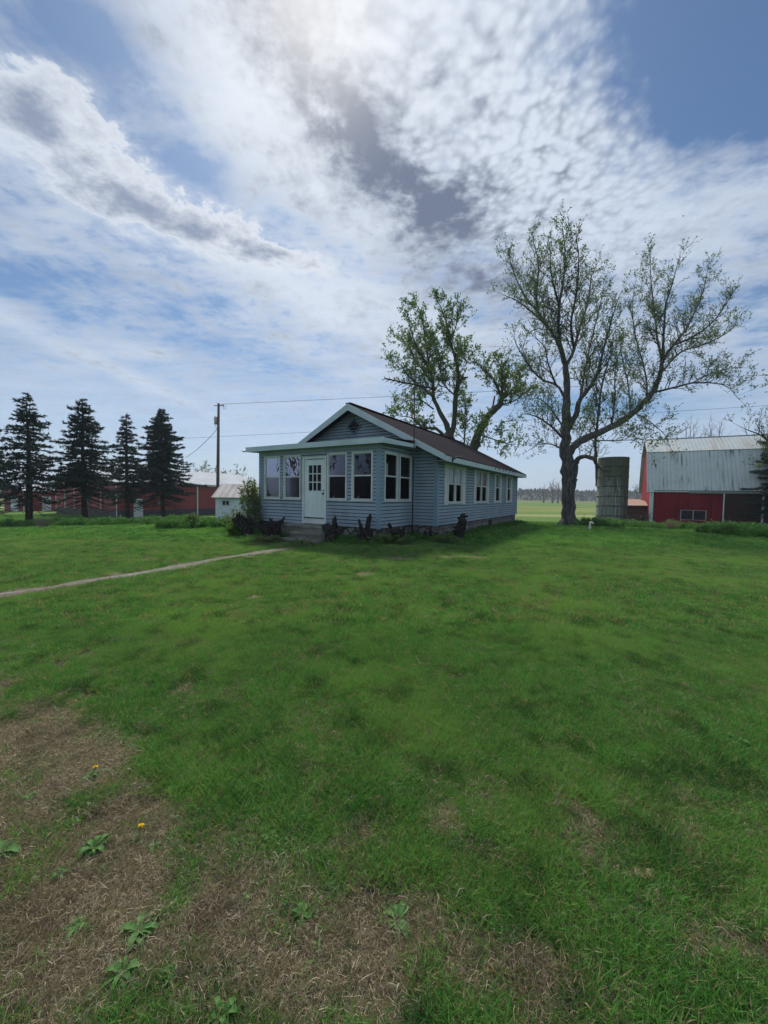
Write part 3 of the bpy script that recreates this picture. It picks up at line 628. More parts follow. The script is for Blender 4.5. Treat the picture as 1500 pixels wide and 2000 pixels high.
stump(646, 1057, [(-.25, .50, .10), (-.13, .52, .10), (-.02, .5, .1), (.10, .45, .09), (.14, .72, .065), (0, .2, .13)], 'black blocky stump right of the front steps with one tall post')
stump(712, 1062, [(-.18, .72, .045), (-.10, .45, .06), (.12, .80, .055), (.17, .86, .05), (.24, .45, .045), (.05, .35, .09), (-.2, .28, .06)], 'black V-shaped stump with two tall prongs in front of the porch corner')
stump(775, 1061, [(-.16, .42, .08), (-.05, .40, .07), (.08, .42, .07), (.18, .38, .06), (0, .25, .12)], 'short lumpy black stump beside the porch side wall')
stump(841, 1052, [(-.22, .25, .04), (-.05, .28, .05), (.1, .24, .05), (.2, .2, .04), (0, .16, .08)], 'lowest stump, a grayish knot under the main wall corner')
stump(894, 1053, [(.22, .86, .085), (.13, .74, .08), (.02, .52, .08), (-.05, .34, .10), (.28, .66, .06)], 'thick black stump leaning right under the side windows')
# ------------------------------------------------------------------ outbuildings
def gable_building(name, loc, rz, L, Wd, base, eave, ridge, label, wallm, roofm, ov=.3, cat='barn', wains=None, trim='white_trim'):
    """local x runs along the ridge from the near gable, local y across"""
    r = empty(name, (loc.x, loc.y, 0), rz, label, cat)
    mb = MB(); mb.box(0, L, 0, Wd, base, eave); mb.prism([(0, 0, eave), (0, Wd, eave), (0, Wd / 2, ridge)], (L, 0, 0)); mb.build('wall', MATS[wallm], r)
    if wains:
        mb = MB(); mb.box(-.02, 0, -.02, Wd + .02, base, base + wains); mb.box(0, L + .02, -.02, 0, base, base + wains); mb.build('wainscot', MATS['wainscot_steel'], r)
    sl = (ridge - eave) / (Wd / 2); t = .07
    mb = MB()
    for s in (0, 1):
        y0 = -ov if s == 0 else Wd + ov; z0 = eave - ov * sl
        mb.prism([(-ov, y0, z0 + .05), (-ov, Wd / 2, ridge + .05), (-ov, Wd / 2, ridge + .05 + t), (-ov, y0, z0 + .05 + t)], (L + 2 * ov, 0, 0))
    rf = mb.build('roof', MATS[roofm], r)
    mb = MB()
    for s in (0, 1):
        y0 = -ov if s == 0 else Wd + ov; z0 = eave - ov * sl
        mb.prism([(-ov - .03, y0, z0 - .06), (-ov - .03, Wd / 2, ridge - .06), (-ov - .03, Wd / 2, ridge + .05 + t), (-ov - .03, y0, z0 + .05 + t)], (.028, 0, 0))
    mb.build('rake_trim', MATS[trim], rf)
    return r
def part(root, name, mname, *boxes, parent=None):
    mb = MB()
    for b in boxes: mb.box(*b)
    return mb.build(name, MATS[mname], parent or root)
# --- large red pole barn
pb0 = gp(229, 1012.5); base = tz(pb0.x, pb0.y) - .15
pb_rz = atan2(.854, .52)
pb = gable_building('pole_barn', pb0, pb_rz, 21, 15.5, base, 2.55, 4.45, 'long dark red metal pole barn with gray wainscot behind the spruces', 'red_steel', 'pole_barn_roof', .35, 'barn', .95)
for b in ((-.05, -.021, -.06, .10), (-.05, -.021, 15.4, 15.56)): part(pb, 'corner_trim', 'white_trim', (*b, base + .3, 2.55))
part(pb, 'sliding_door', 'red_steel', (-.12, -.06, 3.2, 9.9, base + .95, 2.45)); 
for y in (3.2, 6.4, 9.9, 12.6): part(pb, 'door_trim', 'white_trim', (-.14, -.125 if y < 12 else -.021, y, y + .13, base + .9, 2.45))
part(pb, 'door_track', 'white_trim', (-.16, -.03, 3.0, 13.0, 2.46, 2.56))
d = part(pb, 'door', 'white_trim', (1.6, 2.55, -.06, -.021, base + .12, base + 2.2)); part(pb, 'handle', 'steel_dark', (1.7, 1.76, -.10, -.061, base + 1.15, base + 1.25), parent=d)
part(pb, 'eave_gutter', 'white_trim', (0, 21, -.42, -.36, 2.38, 2.50))
part(pb, 'downspout', 'white_trim', (8.9, 9.05, -.12, -.022, base + .1, 2.40)); part(pb, 'meter_box', 'galvanised', (4.1, 4.4, -.2, -.022, base + 1.5, base + 1.95)); mb = MB(); mb.tube([(4.25, -.08, base + 1.95), (4.25, -.08, 2.4)], .03, 5); mb.build('conduit', MATS['galvanised'], pb)
part(pb, 'roof_vent', 'steel_dark', (4.0, 4.2, 3.4, 3.6, 3.2, 3.9))
# --- small red building at the far left
sb0 = gp(47.5, 999); base = sb0.z - .1
sb = gable_building('red_outbuilding', sb0, atan2(.97, .25), 9, 3.6, base, 1.50, 2.30, 'small red gabled outbuilding with white door at the far left', 'red_steel', 'pole_barn_roof', .2, 'shed')
part(sb, 'door', 'white_paint', (-.06, -.002, 1.15, 2.20, base + .1, base + 2.05)); part(sb, 'door_trim', 'white_trim', (-.07, -.003, 1.03, 1.149, base + .1, base + 2.12)); part(sb, 'door_trim', 'white_trim', (-.07, -.003, 2.201, 2.32, base + .1, base + 2.12))
part(sb, 'corner_trim', 'white_trim', (-.03, -.002, -.04, .12, base, 1.5)); part(sb, 'corner_trim', 'white_trim', (-.03, -.002, 3.5, 3.63, base, 1.5))
part(sb, 'side_door', 'white_paint', (2.1, 3.2, -.06, -.002, base + .1, base + 2.05)); part(sb, 'gable_lamp', 'galvanised', (-.12, -.002, 1.7, 1.9, 1.55, 1.66))
# --- white shed
s0 = gp(421, 1020.5); base = s0.z - .15
ws = empty('white_shed', (s0.x, s0.y, 0), radians(6), 'small white shed with gray ribbed metal roof left of the house', 'shed')
mb = MB(); mb.box(0, 5.2, 0, 3.6, base, 1.32); mb.prism([(0, 0, 1.32), (0, 3.6, 1.32), (0, 1.8, 2.12)], (5.2, 0, 0)); mb.build('wall', MATS['white_paint'], ws)
mb = MB()
for y0 in (-.22, 3.82): mb.prism([(-.2, y0, 1.27), (-.2, 1.8, 2.16), (-.2, 1.8, 2.20), (-.2, y0, 1.31)], (5.6, 0, 0))
mb.build('roof', MATS['rusty_roof'], ws)
wn = part(ws, 'window', 'white_trim', (.36, .44, -.03, 0, base + 1.22, base + 1.58), (.82, .9, -.03, 0, base + 1.22, base + 1.58), (.44, .82, -.03, 0, base + 1.22, base + 1.27), (.44, .82, -.03, 0, base + 1.53, base + 1.58), (.61, .65, -.03, 0, base + 1.27, base + 1.53))
part(ws, 'pane', 'vent_dark', (.44, .82, -.012, -.004, base + 1.27, base + 1.53), parent=wn)
part(ws, 'sliding_door', 'white_paint', *[(1.25 + k * .3, 1.54 + k * .3, -.06, -.02, base + .1, base + 1.75) for k in range(5)])
# --- utility pole
up0 = at(424.5, 958, 38); upz = tz(up0.x, up0.y)
up = empty('utility_pole', (up0.x, up0.y, upz), 0, 'tall brown wooden utility pole behind the white shed', 'utility pole')
top = at(427, 788, 38); H = top.z - upz; dxp = top.x - up0.x
mb = MB(); mb.tube([(0, 0, -.3), (dxp * .5, 0, H / 2), (dxp, 0, H)], [.17, .15, .115], 10); mb.build('pole', MATS['pole_wood'], up)
mb = MB(); mb.tube([(dxp - .45, -.05, H - .22), (dxp + .55, -.14, H - .24)], .035, 5); mb.tube([(dxp + .1, -.1, H - .15), (dxp + .55, -.1, H - .30)], .02, 4); mb.build('bracket', MATS['steel_dark'], up)
for k, xx in enumerate((.35, .52)):
    mb = MB(); mb.tube([(dxp + xx, -.14, H - .22), (dxp + xx, -.14, H - .10), (dxp + xx, -.14, H - .08)], [.04, .055, .02], 8); mb.build('insulator', MATS['galvanised'], up)
mb = MB(); ring = [(dxp + .62 + .12 * cos(a), -.14, H - .42 + .16 * sin(a)) for a in [2 * pi * i / 12 for i in range(13)]]; mb.tube(ring, .014, 4); mb.build('wire_coil', MATS['wire_dark'], up)
mb = MB(); mb.tube([(dxp - .25, -.1, H - 2.05), (dxp - .25, -.1, H - 1.35)], [.14, .14], 12); mb.tube([(dxp - .25, -.1, H - 1.35), (dxp - .25, -.1, H - 1.27)], [.15, .05], 12); mb.build('transformer', MATS['galvanised'], up)
mb = MB(); mb.tube([(dxp - .28, -.1, H - 1.2), (dxp - .42, -.1, H - 1.5), (dxp - .33, -.1, H - 2.1), (dxp - .12, -.1, H - 2.5)], .018, 4); mb.build('drop_lead', MATS['wire_dark'], up)
def wire(a, b, sag, label, r=.014):
    a, b = Vector(a), Vector(b); N = 40; mb = MB()
    mb.tube([a.lerp(b, k / N) - Vector((0, 0, sag * 4 * (k / N) * (1 - k / N))) for k in range(N + 1)], r, 4)
    tag(mb.build('power_line', MATS['wire_dark']), label, 'power line', 'overhead wires')
wire(top + Vector((.52, -.14, -.08)), at(1900, 702, 40), .35, 'upper overhead wire running right from the top of the utility pole', .017)
wire(at(360, 856, 55), at(1800, 772, 46), .25, 'lower overhead wire crossing behind the house roof and the tall maple', .02)
wire(Vector((top.x - .12, top.y - .1, top.z - 2.5)), at(362, 894, 43), .25, 'slanting service wire from the pole down toward the red pole barn', .022)
# --- big red gambrel barn on the right
bw0 = gp(1267, 1029); base = bw0.z - .25; BRZ = radians(-29); k_ = bw0.y / 36.0
bn = empty('gambrel_barn', (bw0.x, bw0.y, 0), BRZ, 'bright red gambrel barn with streaked silver metal roof at the right', 'barn')
zat = lambda h, Y: 1.6 + h * Y / F_PX
e_z = zat(17.7, bw0.y); BL, BW = 17.0, 8.8
b_z = zat(90.5, bw0.y + 1.55 * cos(BRZ)); r_z = zat(112.5, bw0.y + BW / 2 * cos(BRZ))
prof = [(0, e_z), (1.75, b_z), (BW / 2, r_z), (BW - 1.75, b_z), (BW, e_z)]
mb = MB(); mb.prism([(0, 0, base), (0, BW, base)] + [(0, y, z) for y, z in prof[::-1]], (BL, 0, 0)); mb.build('wall', MATS['barn_red'], bn)
def roofstrip(p, q, x0, x1, t, mname, nm, ext=0.0):
    p, q = Vector((0, *p)), Vector((0, *q)); d = (q - p).normalized(); p = p - d * ext; nrm = Vector((0, -d.z, d.y)); nrm = nrm if nrm.z > 0 else -nrm
    a, b = p + nrm * .03, q + nrm * .03; mb = MB(); mb.prism([(x0, a.y, a.z), (x0, b.y, b.z), (x0, b.y + nrm.y * t, b.z + nrm.z * t), (x0, a.y + nrm.y * t, a.z + nrm.z * t)], (x1 - x0, 0, 0)); return mb.build(nm, MATS[mname], bn)
roofstrip(prof[0], prof[1], -.28, BL + .3, .05, 'barn_roof_lower', 'lower_roof', .25)
roofstrip(prof[1], prof[2], -.28, BL + .3, .06, 'barn_roof_upper', 'upper_roof', .12)
roofstrip(prof[3], prof[2], -.28, BL + .3, .06, 'barn_roof_upper', 'upper_roof', .12)
roofstrip(prof[4], prof[3], -.28, BL + .3, .05, 'barn_roof_lower', 'lower_roof', .25)
part(bn, 'ridge_cap', 'galvanised', (-.3, BL + .3, BW / 2 - .12, BW / 2 + .12, r_z + .07, r_z + .12))
part(bn, 'corner_board', 'white_paint', (-.03, .28, -.035, -.003, base, e_z - .1))
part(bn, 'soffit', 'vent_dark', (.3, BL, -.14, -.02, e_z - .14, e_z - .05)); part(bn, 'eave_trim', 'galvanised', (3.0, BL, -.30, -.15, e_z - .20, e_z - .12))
h = e_z - base
part(bn, 'sliding_door', 'barn_door', (5.55, 8.05, -.16, -.10, base + .2, e_z - .22)); part(bn, 'sliding_door', 'barn_door', (8.2, 10.85, -.15, -.09, base + .2, e_z - .22))
part(bn, 'door_trim', 'white_paint', (5.47, 5.55, -.19, -.10, base + .2, e_z - .22)); part(bn, 'door_trim', 'white_paint', (8.05, 8.2, -.20, -.14, base - .1, e_z - .22)); part(bn, 'door_trim', 'white_paint', (10.85, 10.93, -.19, -.09, base + .2, e_z - .22))
part(bn, 'door_track', 'galvanised', (3.0, 14.0, -.22, -.151, e_z - .30, e_z - .21))
mb = MB(); mb.tube([(7.45, -.23, base + 1.55), (8.0, -.24, base + 1.62), (8.9, -.23, base + 1.58)], .045, 6); mb.build('latch_bar', MATS['rust_hinge'], bn)
z0_ = zat(-(1013.5 - 974.8), bw0.y - 1.0); z1_ = zat(-(996 - 974.8), bw0.y - 1.0); a, b = 2.42, 4.35
wn = part(bn, 'window', 'galvanised', (a, b, -.04, -.003, z0_ - .045, z0_), (a, b, -.04, -.003, z1_, z1_ + .045), (a, a + .07, -.05, -.003, z0_, z1_), (b - .07, b, -.05, -.003, z0_, z1_), ((a + b) / 2 - .04, (a + b) / 2 + .04, -.05, -.003, z0_, z1_))
mb = MB(); mb.box(a + .07, b - .07, -.02, -.006, z0_, z1_); mb.build('pane', MATS['vent_dark'], wn)
mb = MB(); xx = 9.0; mb.tube([(xx, BW / 2, r_z + .1), (xx, BW / 2, r_z + 1.55)], [.022, .008], 5); mb.tube([(xx, BW / 2, r_z + .85), (xx, BW / 2, r_z + .95)], [.07, .07], 8); mb.build('lightning_rod', MATS['steel_dark'], bn)
# --- silo
s0 = gp(1193, 1027.5); rr = 27.6 * s0.y / F_PX; s0.y += rr; s0.x *= 1 + rr / (s0.y - rr)
H = zat(83, s0.y) - s0.z
sl_ = empty('concrete_silo', (s0.x, s0.y, s0.z - .2), 0, 'round roofless concrete stave silo with iron hoops left of the barn', 'silo'); mb = MB(); N = 40
for k in range(N):
    a0, a1 = 2 * pi * k / N, 2 * pi * (k + 1) / N
    for q, w_ in ((rr, 0), (rr - .12, 1)):
        pts = [(q * cos(a0), q * sin(a0), 0), (q * cos(a1), q * sin(a1), 0), (q * cos(a1), q * sin(a1), H), (q * cos(a0), q * sin(a0), H)]
        mb.poly(pts if not w_ else pts[::-1], 0, True)
    mb.poly([(rr * cos(a0), rr * sin(a0), H), (rr * cos(a1), rr * sin(a1), H), ((rr - .12) * cos(a1), (rr - .12) * sin(a1), H), ((rr - .12) * cos(a0), (rr - .12) * sin(a0), H)])
mb.build('stave_wall', MATS['silo_concrete'], sl_)
for z in (1.05 + .85 * k for k in range(7)):
    if z < H - .1:
        mb = MB(); mb.tube([(1.004 * rr * cos(a), 1.004 * rr * sin(a), z + .02 * sin(a * 2)) for a in [2 * pi * i / 40 for i in range(41)]], .035, 5, cap=False); mb.build('hoop', MATS['steel_dark'], sl_)
# --- low rusty lean-to between silo and barn
lp = at(1214, 1020, s0.y + 5); lz = tz(lp.x, lp.y); q = at(1262, 1020, s0.y + 5)
ls = empty('rusty_lean_to', (lp.x, lp.y, lz), 0, 'low lean-to with orange rusted tin roof between silo and barn', 'shed'); Wd = q.x - lp.x
zt = zat(-14, lp.y) - lz; zr = zat(-2, lp.y + 2.5) - lz
part(ls, 'wall', 'brush_wall', (0, Wd, 0, 3, -.3, zt)); mb = MB(); mb.prism([(-.2, -.15, zt), (-.2, 3, zr), (-.2, 3, zr + .06), (-.2, -.15, zt + .06)], (Wd + 1.4, 0, 0)); mb.build('roof', MATS['rust_tin'], ls)
# --- brush heap in front of it
bp = at(1216, 1023, s0.y + 3.2); bz = tz(bp.x, bp.y); mb = MB()
for k in range(260):
    x = R_(0, 2.6); y = R_(-.3, .5); z = R_(0, 1.5) * R_(.5, 1); d = Vector((R_(-1, 1), R_(-.5, .5), R_(-.5, .9))).normalized() * R_(.3, .7); mb.tube([(x, y, z), (x + d.x, y + d.y, max(0, z + d.z))], [.022, .008], 3)
tag(mb.build('brush_heap', MATS['rust_hinge'], None, (bp.x, bp.y, bz)), 'tangled reddish brown brush heap beside the silo base', 'brush pile')
# --- white vent pipe in the lawn
g = gp(1152, 1036.5); mb = MB(); k = 19 / 19
mb.tube(bez([(0, 0, -.1), (0, 0, .30), (.0, 0, .37), (.06, 0, .42), (.13, 0, .38), (.13, 0, .33)], 4), .048, 10); mb.tube([(0, 0, .12), (0, 0, .17)], .058, 10)
tag(mb.build('vent_pipe', MATS['pipe_white'], None, g), 'short white hooked vent pipe standing in the lawn before the silo', 'vent pipe')
# ------------------------------------------------------------------ broadleaf trees
def leafquad(mb, p, d, sz, mi=0):
    """a drooping folded leaf pair"""
    n = Vector((R_(-1, 1), R_(-1, 1), R_(-1, 1))); s = d.cross(n)
    if s.length < 1e-3: return
    s.normalize(); L = sz * R_(.7, 1.3); wd = L * R_(.24, .38)
    a = p; b = p + d * L * .5 + s * wd; c = p + d * L; e = p + d * L * .5 - s * wd
    mb.poly([a, b, c, e], mi)
def rnd_dir(): 
    v = Vector((random.gauss(0, 1), random.gauss(0, 1), random.gauss(0, 1))); return v.normalized()
def grow(wood, twig, limbs, spec):
    """limbs: list of (points, radii). Adds shoots, twigs and leaves along them."""
    gap, L1, up, leaf, lsz, nl = spec['gap'], spec['L1'], spec.get('up', .6), spec['leaf'], spec['lsz'], spec.get('nl', 3)
    clip = spec.get('clip')
    for pts, rad, start in limbs:
        total = sum((pts[i + 1] - pts[i]).length for i in range(len(pts) - 1)); run = 0; nxt = gap * R_(.2, 1.0)
        for i in range(len(pts) - 1):
            seg = pts[i + 1] - pts[i]; sl = seg.length
            while nxt < run + sl:
                t = nxt - run; fr = nxt / total; nxt += gap * R_(.6, 1.4)
                if fr < start: continue
                if rad[i] > .22 and random.random() < .55: continue
                p = pts[i] + seg * (t / sl); tang = seg.normalized()
                side = rnd_dir(); side = (side - tang * side.dot(tang)).normalized()
                d = (tang * R_(.3, .8) + side * R_(.5, 1.0) + Vector((0, 0, up * R_(.3, 1.2)))).normalized()
                ln = L1 * R_(.45, 1.15) * (1.0 - .55 * fr) * (spec.get('low', 1) if fr < .3 else 1)
                shoot(wood, twig, p, d, ln, min(rad[i] * .45, .018 + ln * .014), 1, spec)
            run += sl
        p = pts[-1]; shoot(wood, twig, p, (pts[-1] - pts[-2]).normalized(), L1 * .4, rad[-1], 1, spec)
def shoot(wood, twig, p, d, ln, r, lev, spec):
    n = 5 if lev == 1 else 3
    if lev > 2: n = 2
    up = spec.get('up', .6) * (.28 if lev < 3 else .1); pts = [p.copy()]; q = p.copy()
    for k in range(n):
        d = (d + Vector((0, 0, up)) * (ln / n) * .5 + rnd_dir() * .16 + Vector((0, 0, -spec.get('droop', 0)))).normalized(); q = q + d * (ln / n); pts.append(q.copy())
    rr = [max(r * (1 - .8 * k / n), .005) for k in range(n + 1)]
    tgt = wood if lev == 1 and r > .02 else twig
    tgt.tube(pts, [x * spec.get('thick', 1) for x in rr], 4 if lev == 1 else 3, 0, cap=False)
    if lev < 3:
        cnt = max(2, int(ln / (spec['g2'] if lev == 1 else spec['g3']) * R_(.8, 1.2)))
        for c in range(cnt):
            t = R_(.15, 1.0); k = min(int(t * n), n - 1); pp = pts[k].lerp(pts[k + 1], t * n - k); tg = (pts[k + 1] - pts[k]).normalized()
            side = rnd_dir(); side = (side - tg * side.dot(tg)).normalized()
            dd = (tg * R_(.5, 1) + side * R_(.4, .9) + Vector((0, 0, spec.get('up', .6) * .4))).normalized()
            l2 = ln * R_(.28, .5) if lev == 1 else R_(.25, .6) * spec.get('tw', 1)
            shoot(wood, twig, pp, dd, l2, r * .5, lev + 1, spec)
    if lev >= 2 and spec['leaf'] > 0:
        for c in range(spec['nl'] if lev == 3 else 2):
            if random.random() > spec['leaf']: continue
            k = random.randint(0, n - 1); pp = pts[k].lerp(pts[k + 1], random.random()) if c else pts[-1]
            for _ in range(spec.get('clump', 2)):
                ld = (rnd_dir() + Vector((0, 0, spec.get('ldir', .3))) + d * .5).normalized(); leafquad(twig, pp + rnd_dir() * .03, ld, spec['lsz'], 1)
def make_tree(base, limbs, spec, label, name='maple_tree', barkm='bark_maple', leafm='leaf_maple', group=None):
    root = empty(name, base, 0, label, 'tree', group); wood = MB(); twig = MB(); LB = []
    for pts, rads, start in limbs:
        P = [p - Vector(base) for p in pts]; C = bez(P, 4); Rr = lerp_list(rads, 4)
        for k in range(1, len(C) - 1): C[k] += rnd_dir() * min(Rr[k] * .22, .07)
        wood.tube(C, [r * R_(.93, 1.07) for r in Rr], 10 if rads[0] > .25 else 7, wob=.06); LB.append((C, Rr, start))
    grow(wood, twig, [l for l in LB if l[2] < 1], spec)
    wood.build('trunk', MATS[barkm], root); twig.build('crown' if spec['leaf'] > 0 else 'twigs', [MATS[barkm], MATS[leafm]], root); return root
# --- the tall spreading maple; limbs measured as (px, py, metres in front of / behind the trunk)
mb_ = gp(1112, 1027); TY = mb_.y
Z7 = lambda x, y, o=0.0: at(940 + x * .37333, 420 + y * .37333, TY + o)
def limb(pts, rads, start): return ([Z7(*p) for p in pts], [r * .76 for r in rads], start)
L_ = [
 limb([(462, 1640, 0), (458, 1560, 0), (455, 1420, 0), (450, 1310, 0), (442, 1200, 0), (442, 1080, 0), (446, 960, .1), (447, 860, .2), (440, 785, .3)], [.66, .54, .50, .52, .42, .35, .30, .26, .22], 2),
 limb([(462, 1440, 0), (478, 1380, -.1), (492, 1310, -.3), (505, 1275, -.5), (540, 1262, -.9), (585, 1275, -1.1), (600, 1300, -1.2)], [.36, .32, .27, .20, .16, .14, .12], .6),
 limb([(600, 1262, -1.2), (603, 1330, -1.2), (600, 1420, -1.2)], [.11, .10, .05], 2),
 limb([(598, 1275, -1.2), (598, 1180, -1.3), (612, 1060, -1.5), (625, 930, -1.4), (655, 800, -1.6), (690, 700, -1.8)], [.12, .10, .09, .07, .05, .02], .1),
 limb([(440, 785, .3), (405, 680, .8), (368, 610, 1.2), (300, 510, 1.8), (290, 400, 2.0), (300, 250, 2.2), (270, 130, 2.4)], [.20, .16, .13, .11, .09, .06, .02], .1),
 limb([(300, 510, 1.8), (230, 430, 1.0), (170, 300, .6), (140, 190, .4)], [.08, .06, .04, .02], .05),
 limb([(368, 610, 1.2), (280, 520, -.2), (190, 450, -1.0), (120, 420, -1.4)], [.08, .06, .04, .02], .1),
 limb([(440, 785, .3), (408, 640, -.5), (408, 480, -1.2), (430, 340, -1.4), (438, 190, -1.6), (425, 60, -1.7)], [.18, .14, .11, .08, .05, .02], .15),
 limb([(408, 480, -1.2), (370, 330, -2.2), (360, 180, -2.5)], [.08, .05, .02], .1),
 limb([(442, 790, .3), (485, 700, .2), (520, 570, 1.0), (560, 450, 1.5), (575, 330, 1.8), (600, 270, 2)], [.16, .13, .10, .07, .05, .02], .1),
 limb([(485, 700, .2), (470, 560, -1.4), (500, 400, -2.2), (510, 220, -2.6), (500, 140, -2.8)], [.11, .09, .07, .04, .02], .1),
 limb([(450, 1130, 0), (492, 1050, -.4), (520, 960, -.8), (570, 900, -1.1), (610, 820, -1.4), (640, 700, -1.6), (690, 520, -1.8), (720, 430, -2)], [.26, .22, .18, .15, .11, .08, .05, .02], .25),
 limb([(520, 960, -.8), (540, 820, .6), (580, 640, 1.4), (620, 480, 2.0), (640, 380, 2.2)], [.12, .09, .06, .04, .02], .1),
 limb([(455, 1270, .1), (480, 1210, .3), (560, 1162, .8), (680, 1108, 1.4), (780, 1050, 1.8), (860, 970, 2.0), (908, 905, 2.1), (938, 830, 2.2), (947, 760, 2.2)], [.34, .34, .32, .29, .27, .25, .22, .19, .16], .35),
 limb([(947, 760, 2.2), (922, 650, 2.6), (905, 500, 3.2), (890, 370, 3.5), (880, 200, 3.8)], [.12, .10, .07, .05, .02], .1),
 limb([(947, 760, 2.2), (955, 620, 1.4), (965, 470, .8), (1000, 360, .4), (1030, 240, .2)], [.12, .09, .07, .04, .02], .1),
 limb([(945, 770, 2.2), (1005, 680, 2.0), (1070, 600, 2.2), (1130, 480, 2.6), (1165, 380, 2.8), (1185, 280, 3.0)], [.13, .11, .09, .06, .04, .02], .1),
 limb([(1005, 680, 2.0), (1100, 640, 1.2), (1200, 570, .6), (1270, 480, .2), (1320, 400, 0)], [.10, .08, .06, .04, .02], .1),
 limb([(938, 830, 2.2), (1040, 720, 3.2), (1160, 680, 4.0), (1280, 620, 4.4), (1340, 560, 4.6)], [.09, .08, .06, .04, .02], .1),
 limb([(905, 925, 2.1), (1000, 905, 1.6), (1100, 880, 1.4), (1220, 880, 1.2), (1290, 900, 1.0), (1335, 950, 1)], [.11, .09, .08, .05, .03, .02], .1),
 limb([(1100, 880, 1.4), (1200, 830, 2.2), (1310, 800, 2.6), (1370, 800, 2.8)], [.06, .05, .03, .02], .1),
 limb([(870, 960, 2.0), (860, 840, 3.2), (830, 720, 3.8), (800, 600, 4.0), (790, 480, 4.2), (800, 380, 4.2)], [.09, .07, .06, .05, .03, .02], .1),
 limb([(780, 1050, 1.8), (770, 900, 2.6), (740, 760, 3.0), (720, 640, 3.0)], [.07, .06, .04, .02], .05),
 limb([(680, 1108, 1.4), (700, 960, .6), (700, 820, .2), (730, 700, 0)], [.07, .06, .04, .02], .05),
 limb([(800, 1035, 1.8), (880, 1080, 1.0), (960, 1150, .4), (980, 1200, .2)], [.05, .04, .03, .015], .05),
 limb([(430, 945, .1), (392, 890, .6), (310, 855, 1.0), (245, 780, 1.4), (190, 690, 1.6), (170, 640, 1.6)], [.12, .10, .08, .06, .04, .02], .15),
 limb([(392, 890, .6), (350, 780, -.6), (330, 690, -1.0), (260, 620, -1.3)], [.08, .06, .04, .02], .1),
 limb([(430, 1170, 0), (370, 1110, -.8), (300, 1060, -1.3), (230, 1040, -1.7), (190, 1060, -1.9)], [.10, .08, .06, .04, .02], .1),
 limb([(430, 1230, 0), (370, 1200, .9), (300, 1200, 1.5), (250, 1230, 1.8)], [.07, .05, .04, .02], .1),
 limb([(435, 1120, 0), (360, 1010, 1.2), (300, 960, 1.8), (230, 970, 2.2)], [.08, .06, .04, .02], .1),
 limb([(500, 1200, .5), (560, 1060, 2.6), (600, 960, 3.2)], [.05, .04, .02], .05),
 limb([(600, 1180, -1.3), (700, 1180, -2.2), (800, 1180, -2.6), (860, 1230, -2.8)], [.05, .04, .03, .015], .1),
]
spec1 = dict(gap=.21, L1=2.0, up=.75, leaf=.9, lsz=.110, nl=5, g2=.22, g3=.23, clump=1, ldir=.25, low=.8)
random.seed(11); make_tree((mb_.x, mb_.y, mb_.z - .1), L_, spec1, 'tallest maple in new leaf with a long limb sweeping right, between house and silo')
mt_ = [o for o in bpy.data.objects if o.name.startswith('maple_tree')][0]
for k in range(9):
    mb = MB(); a = k / 9 * 2 * pi + R_(-.2, .2); e = Vector((cos(a), sin(a), 0)); mb.tube([e * .35 + Vector((0, 0, .55)), e * .62 + Vector((0, 0, .12)), e * R_(.85, 1.15) + Vector((0, 0, -.12))], [.12, .17, .08], 6, wob=.15); mb.build('root', MATS['bark_maple'], mt_)
mb = MB()
for k in range(14):
    a = R_(0, 6.3); z = R_(.8, 4.5); q = .36; mb.tube([Vector((cos(a) * q * .7, sin(a) * q * .7, z - .1)), Vector((cos(a) * q * 1.08, sin(a) * q * 1.08, z))], [.11, .04], 7, wob=.2)
mb.build('bark_ridges', MATS['bark_maple'], mt_)
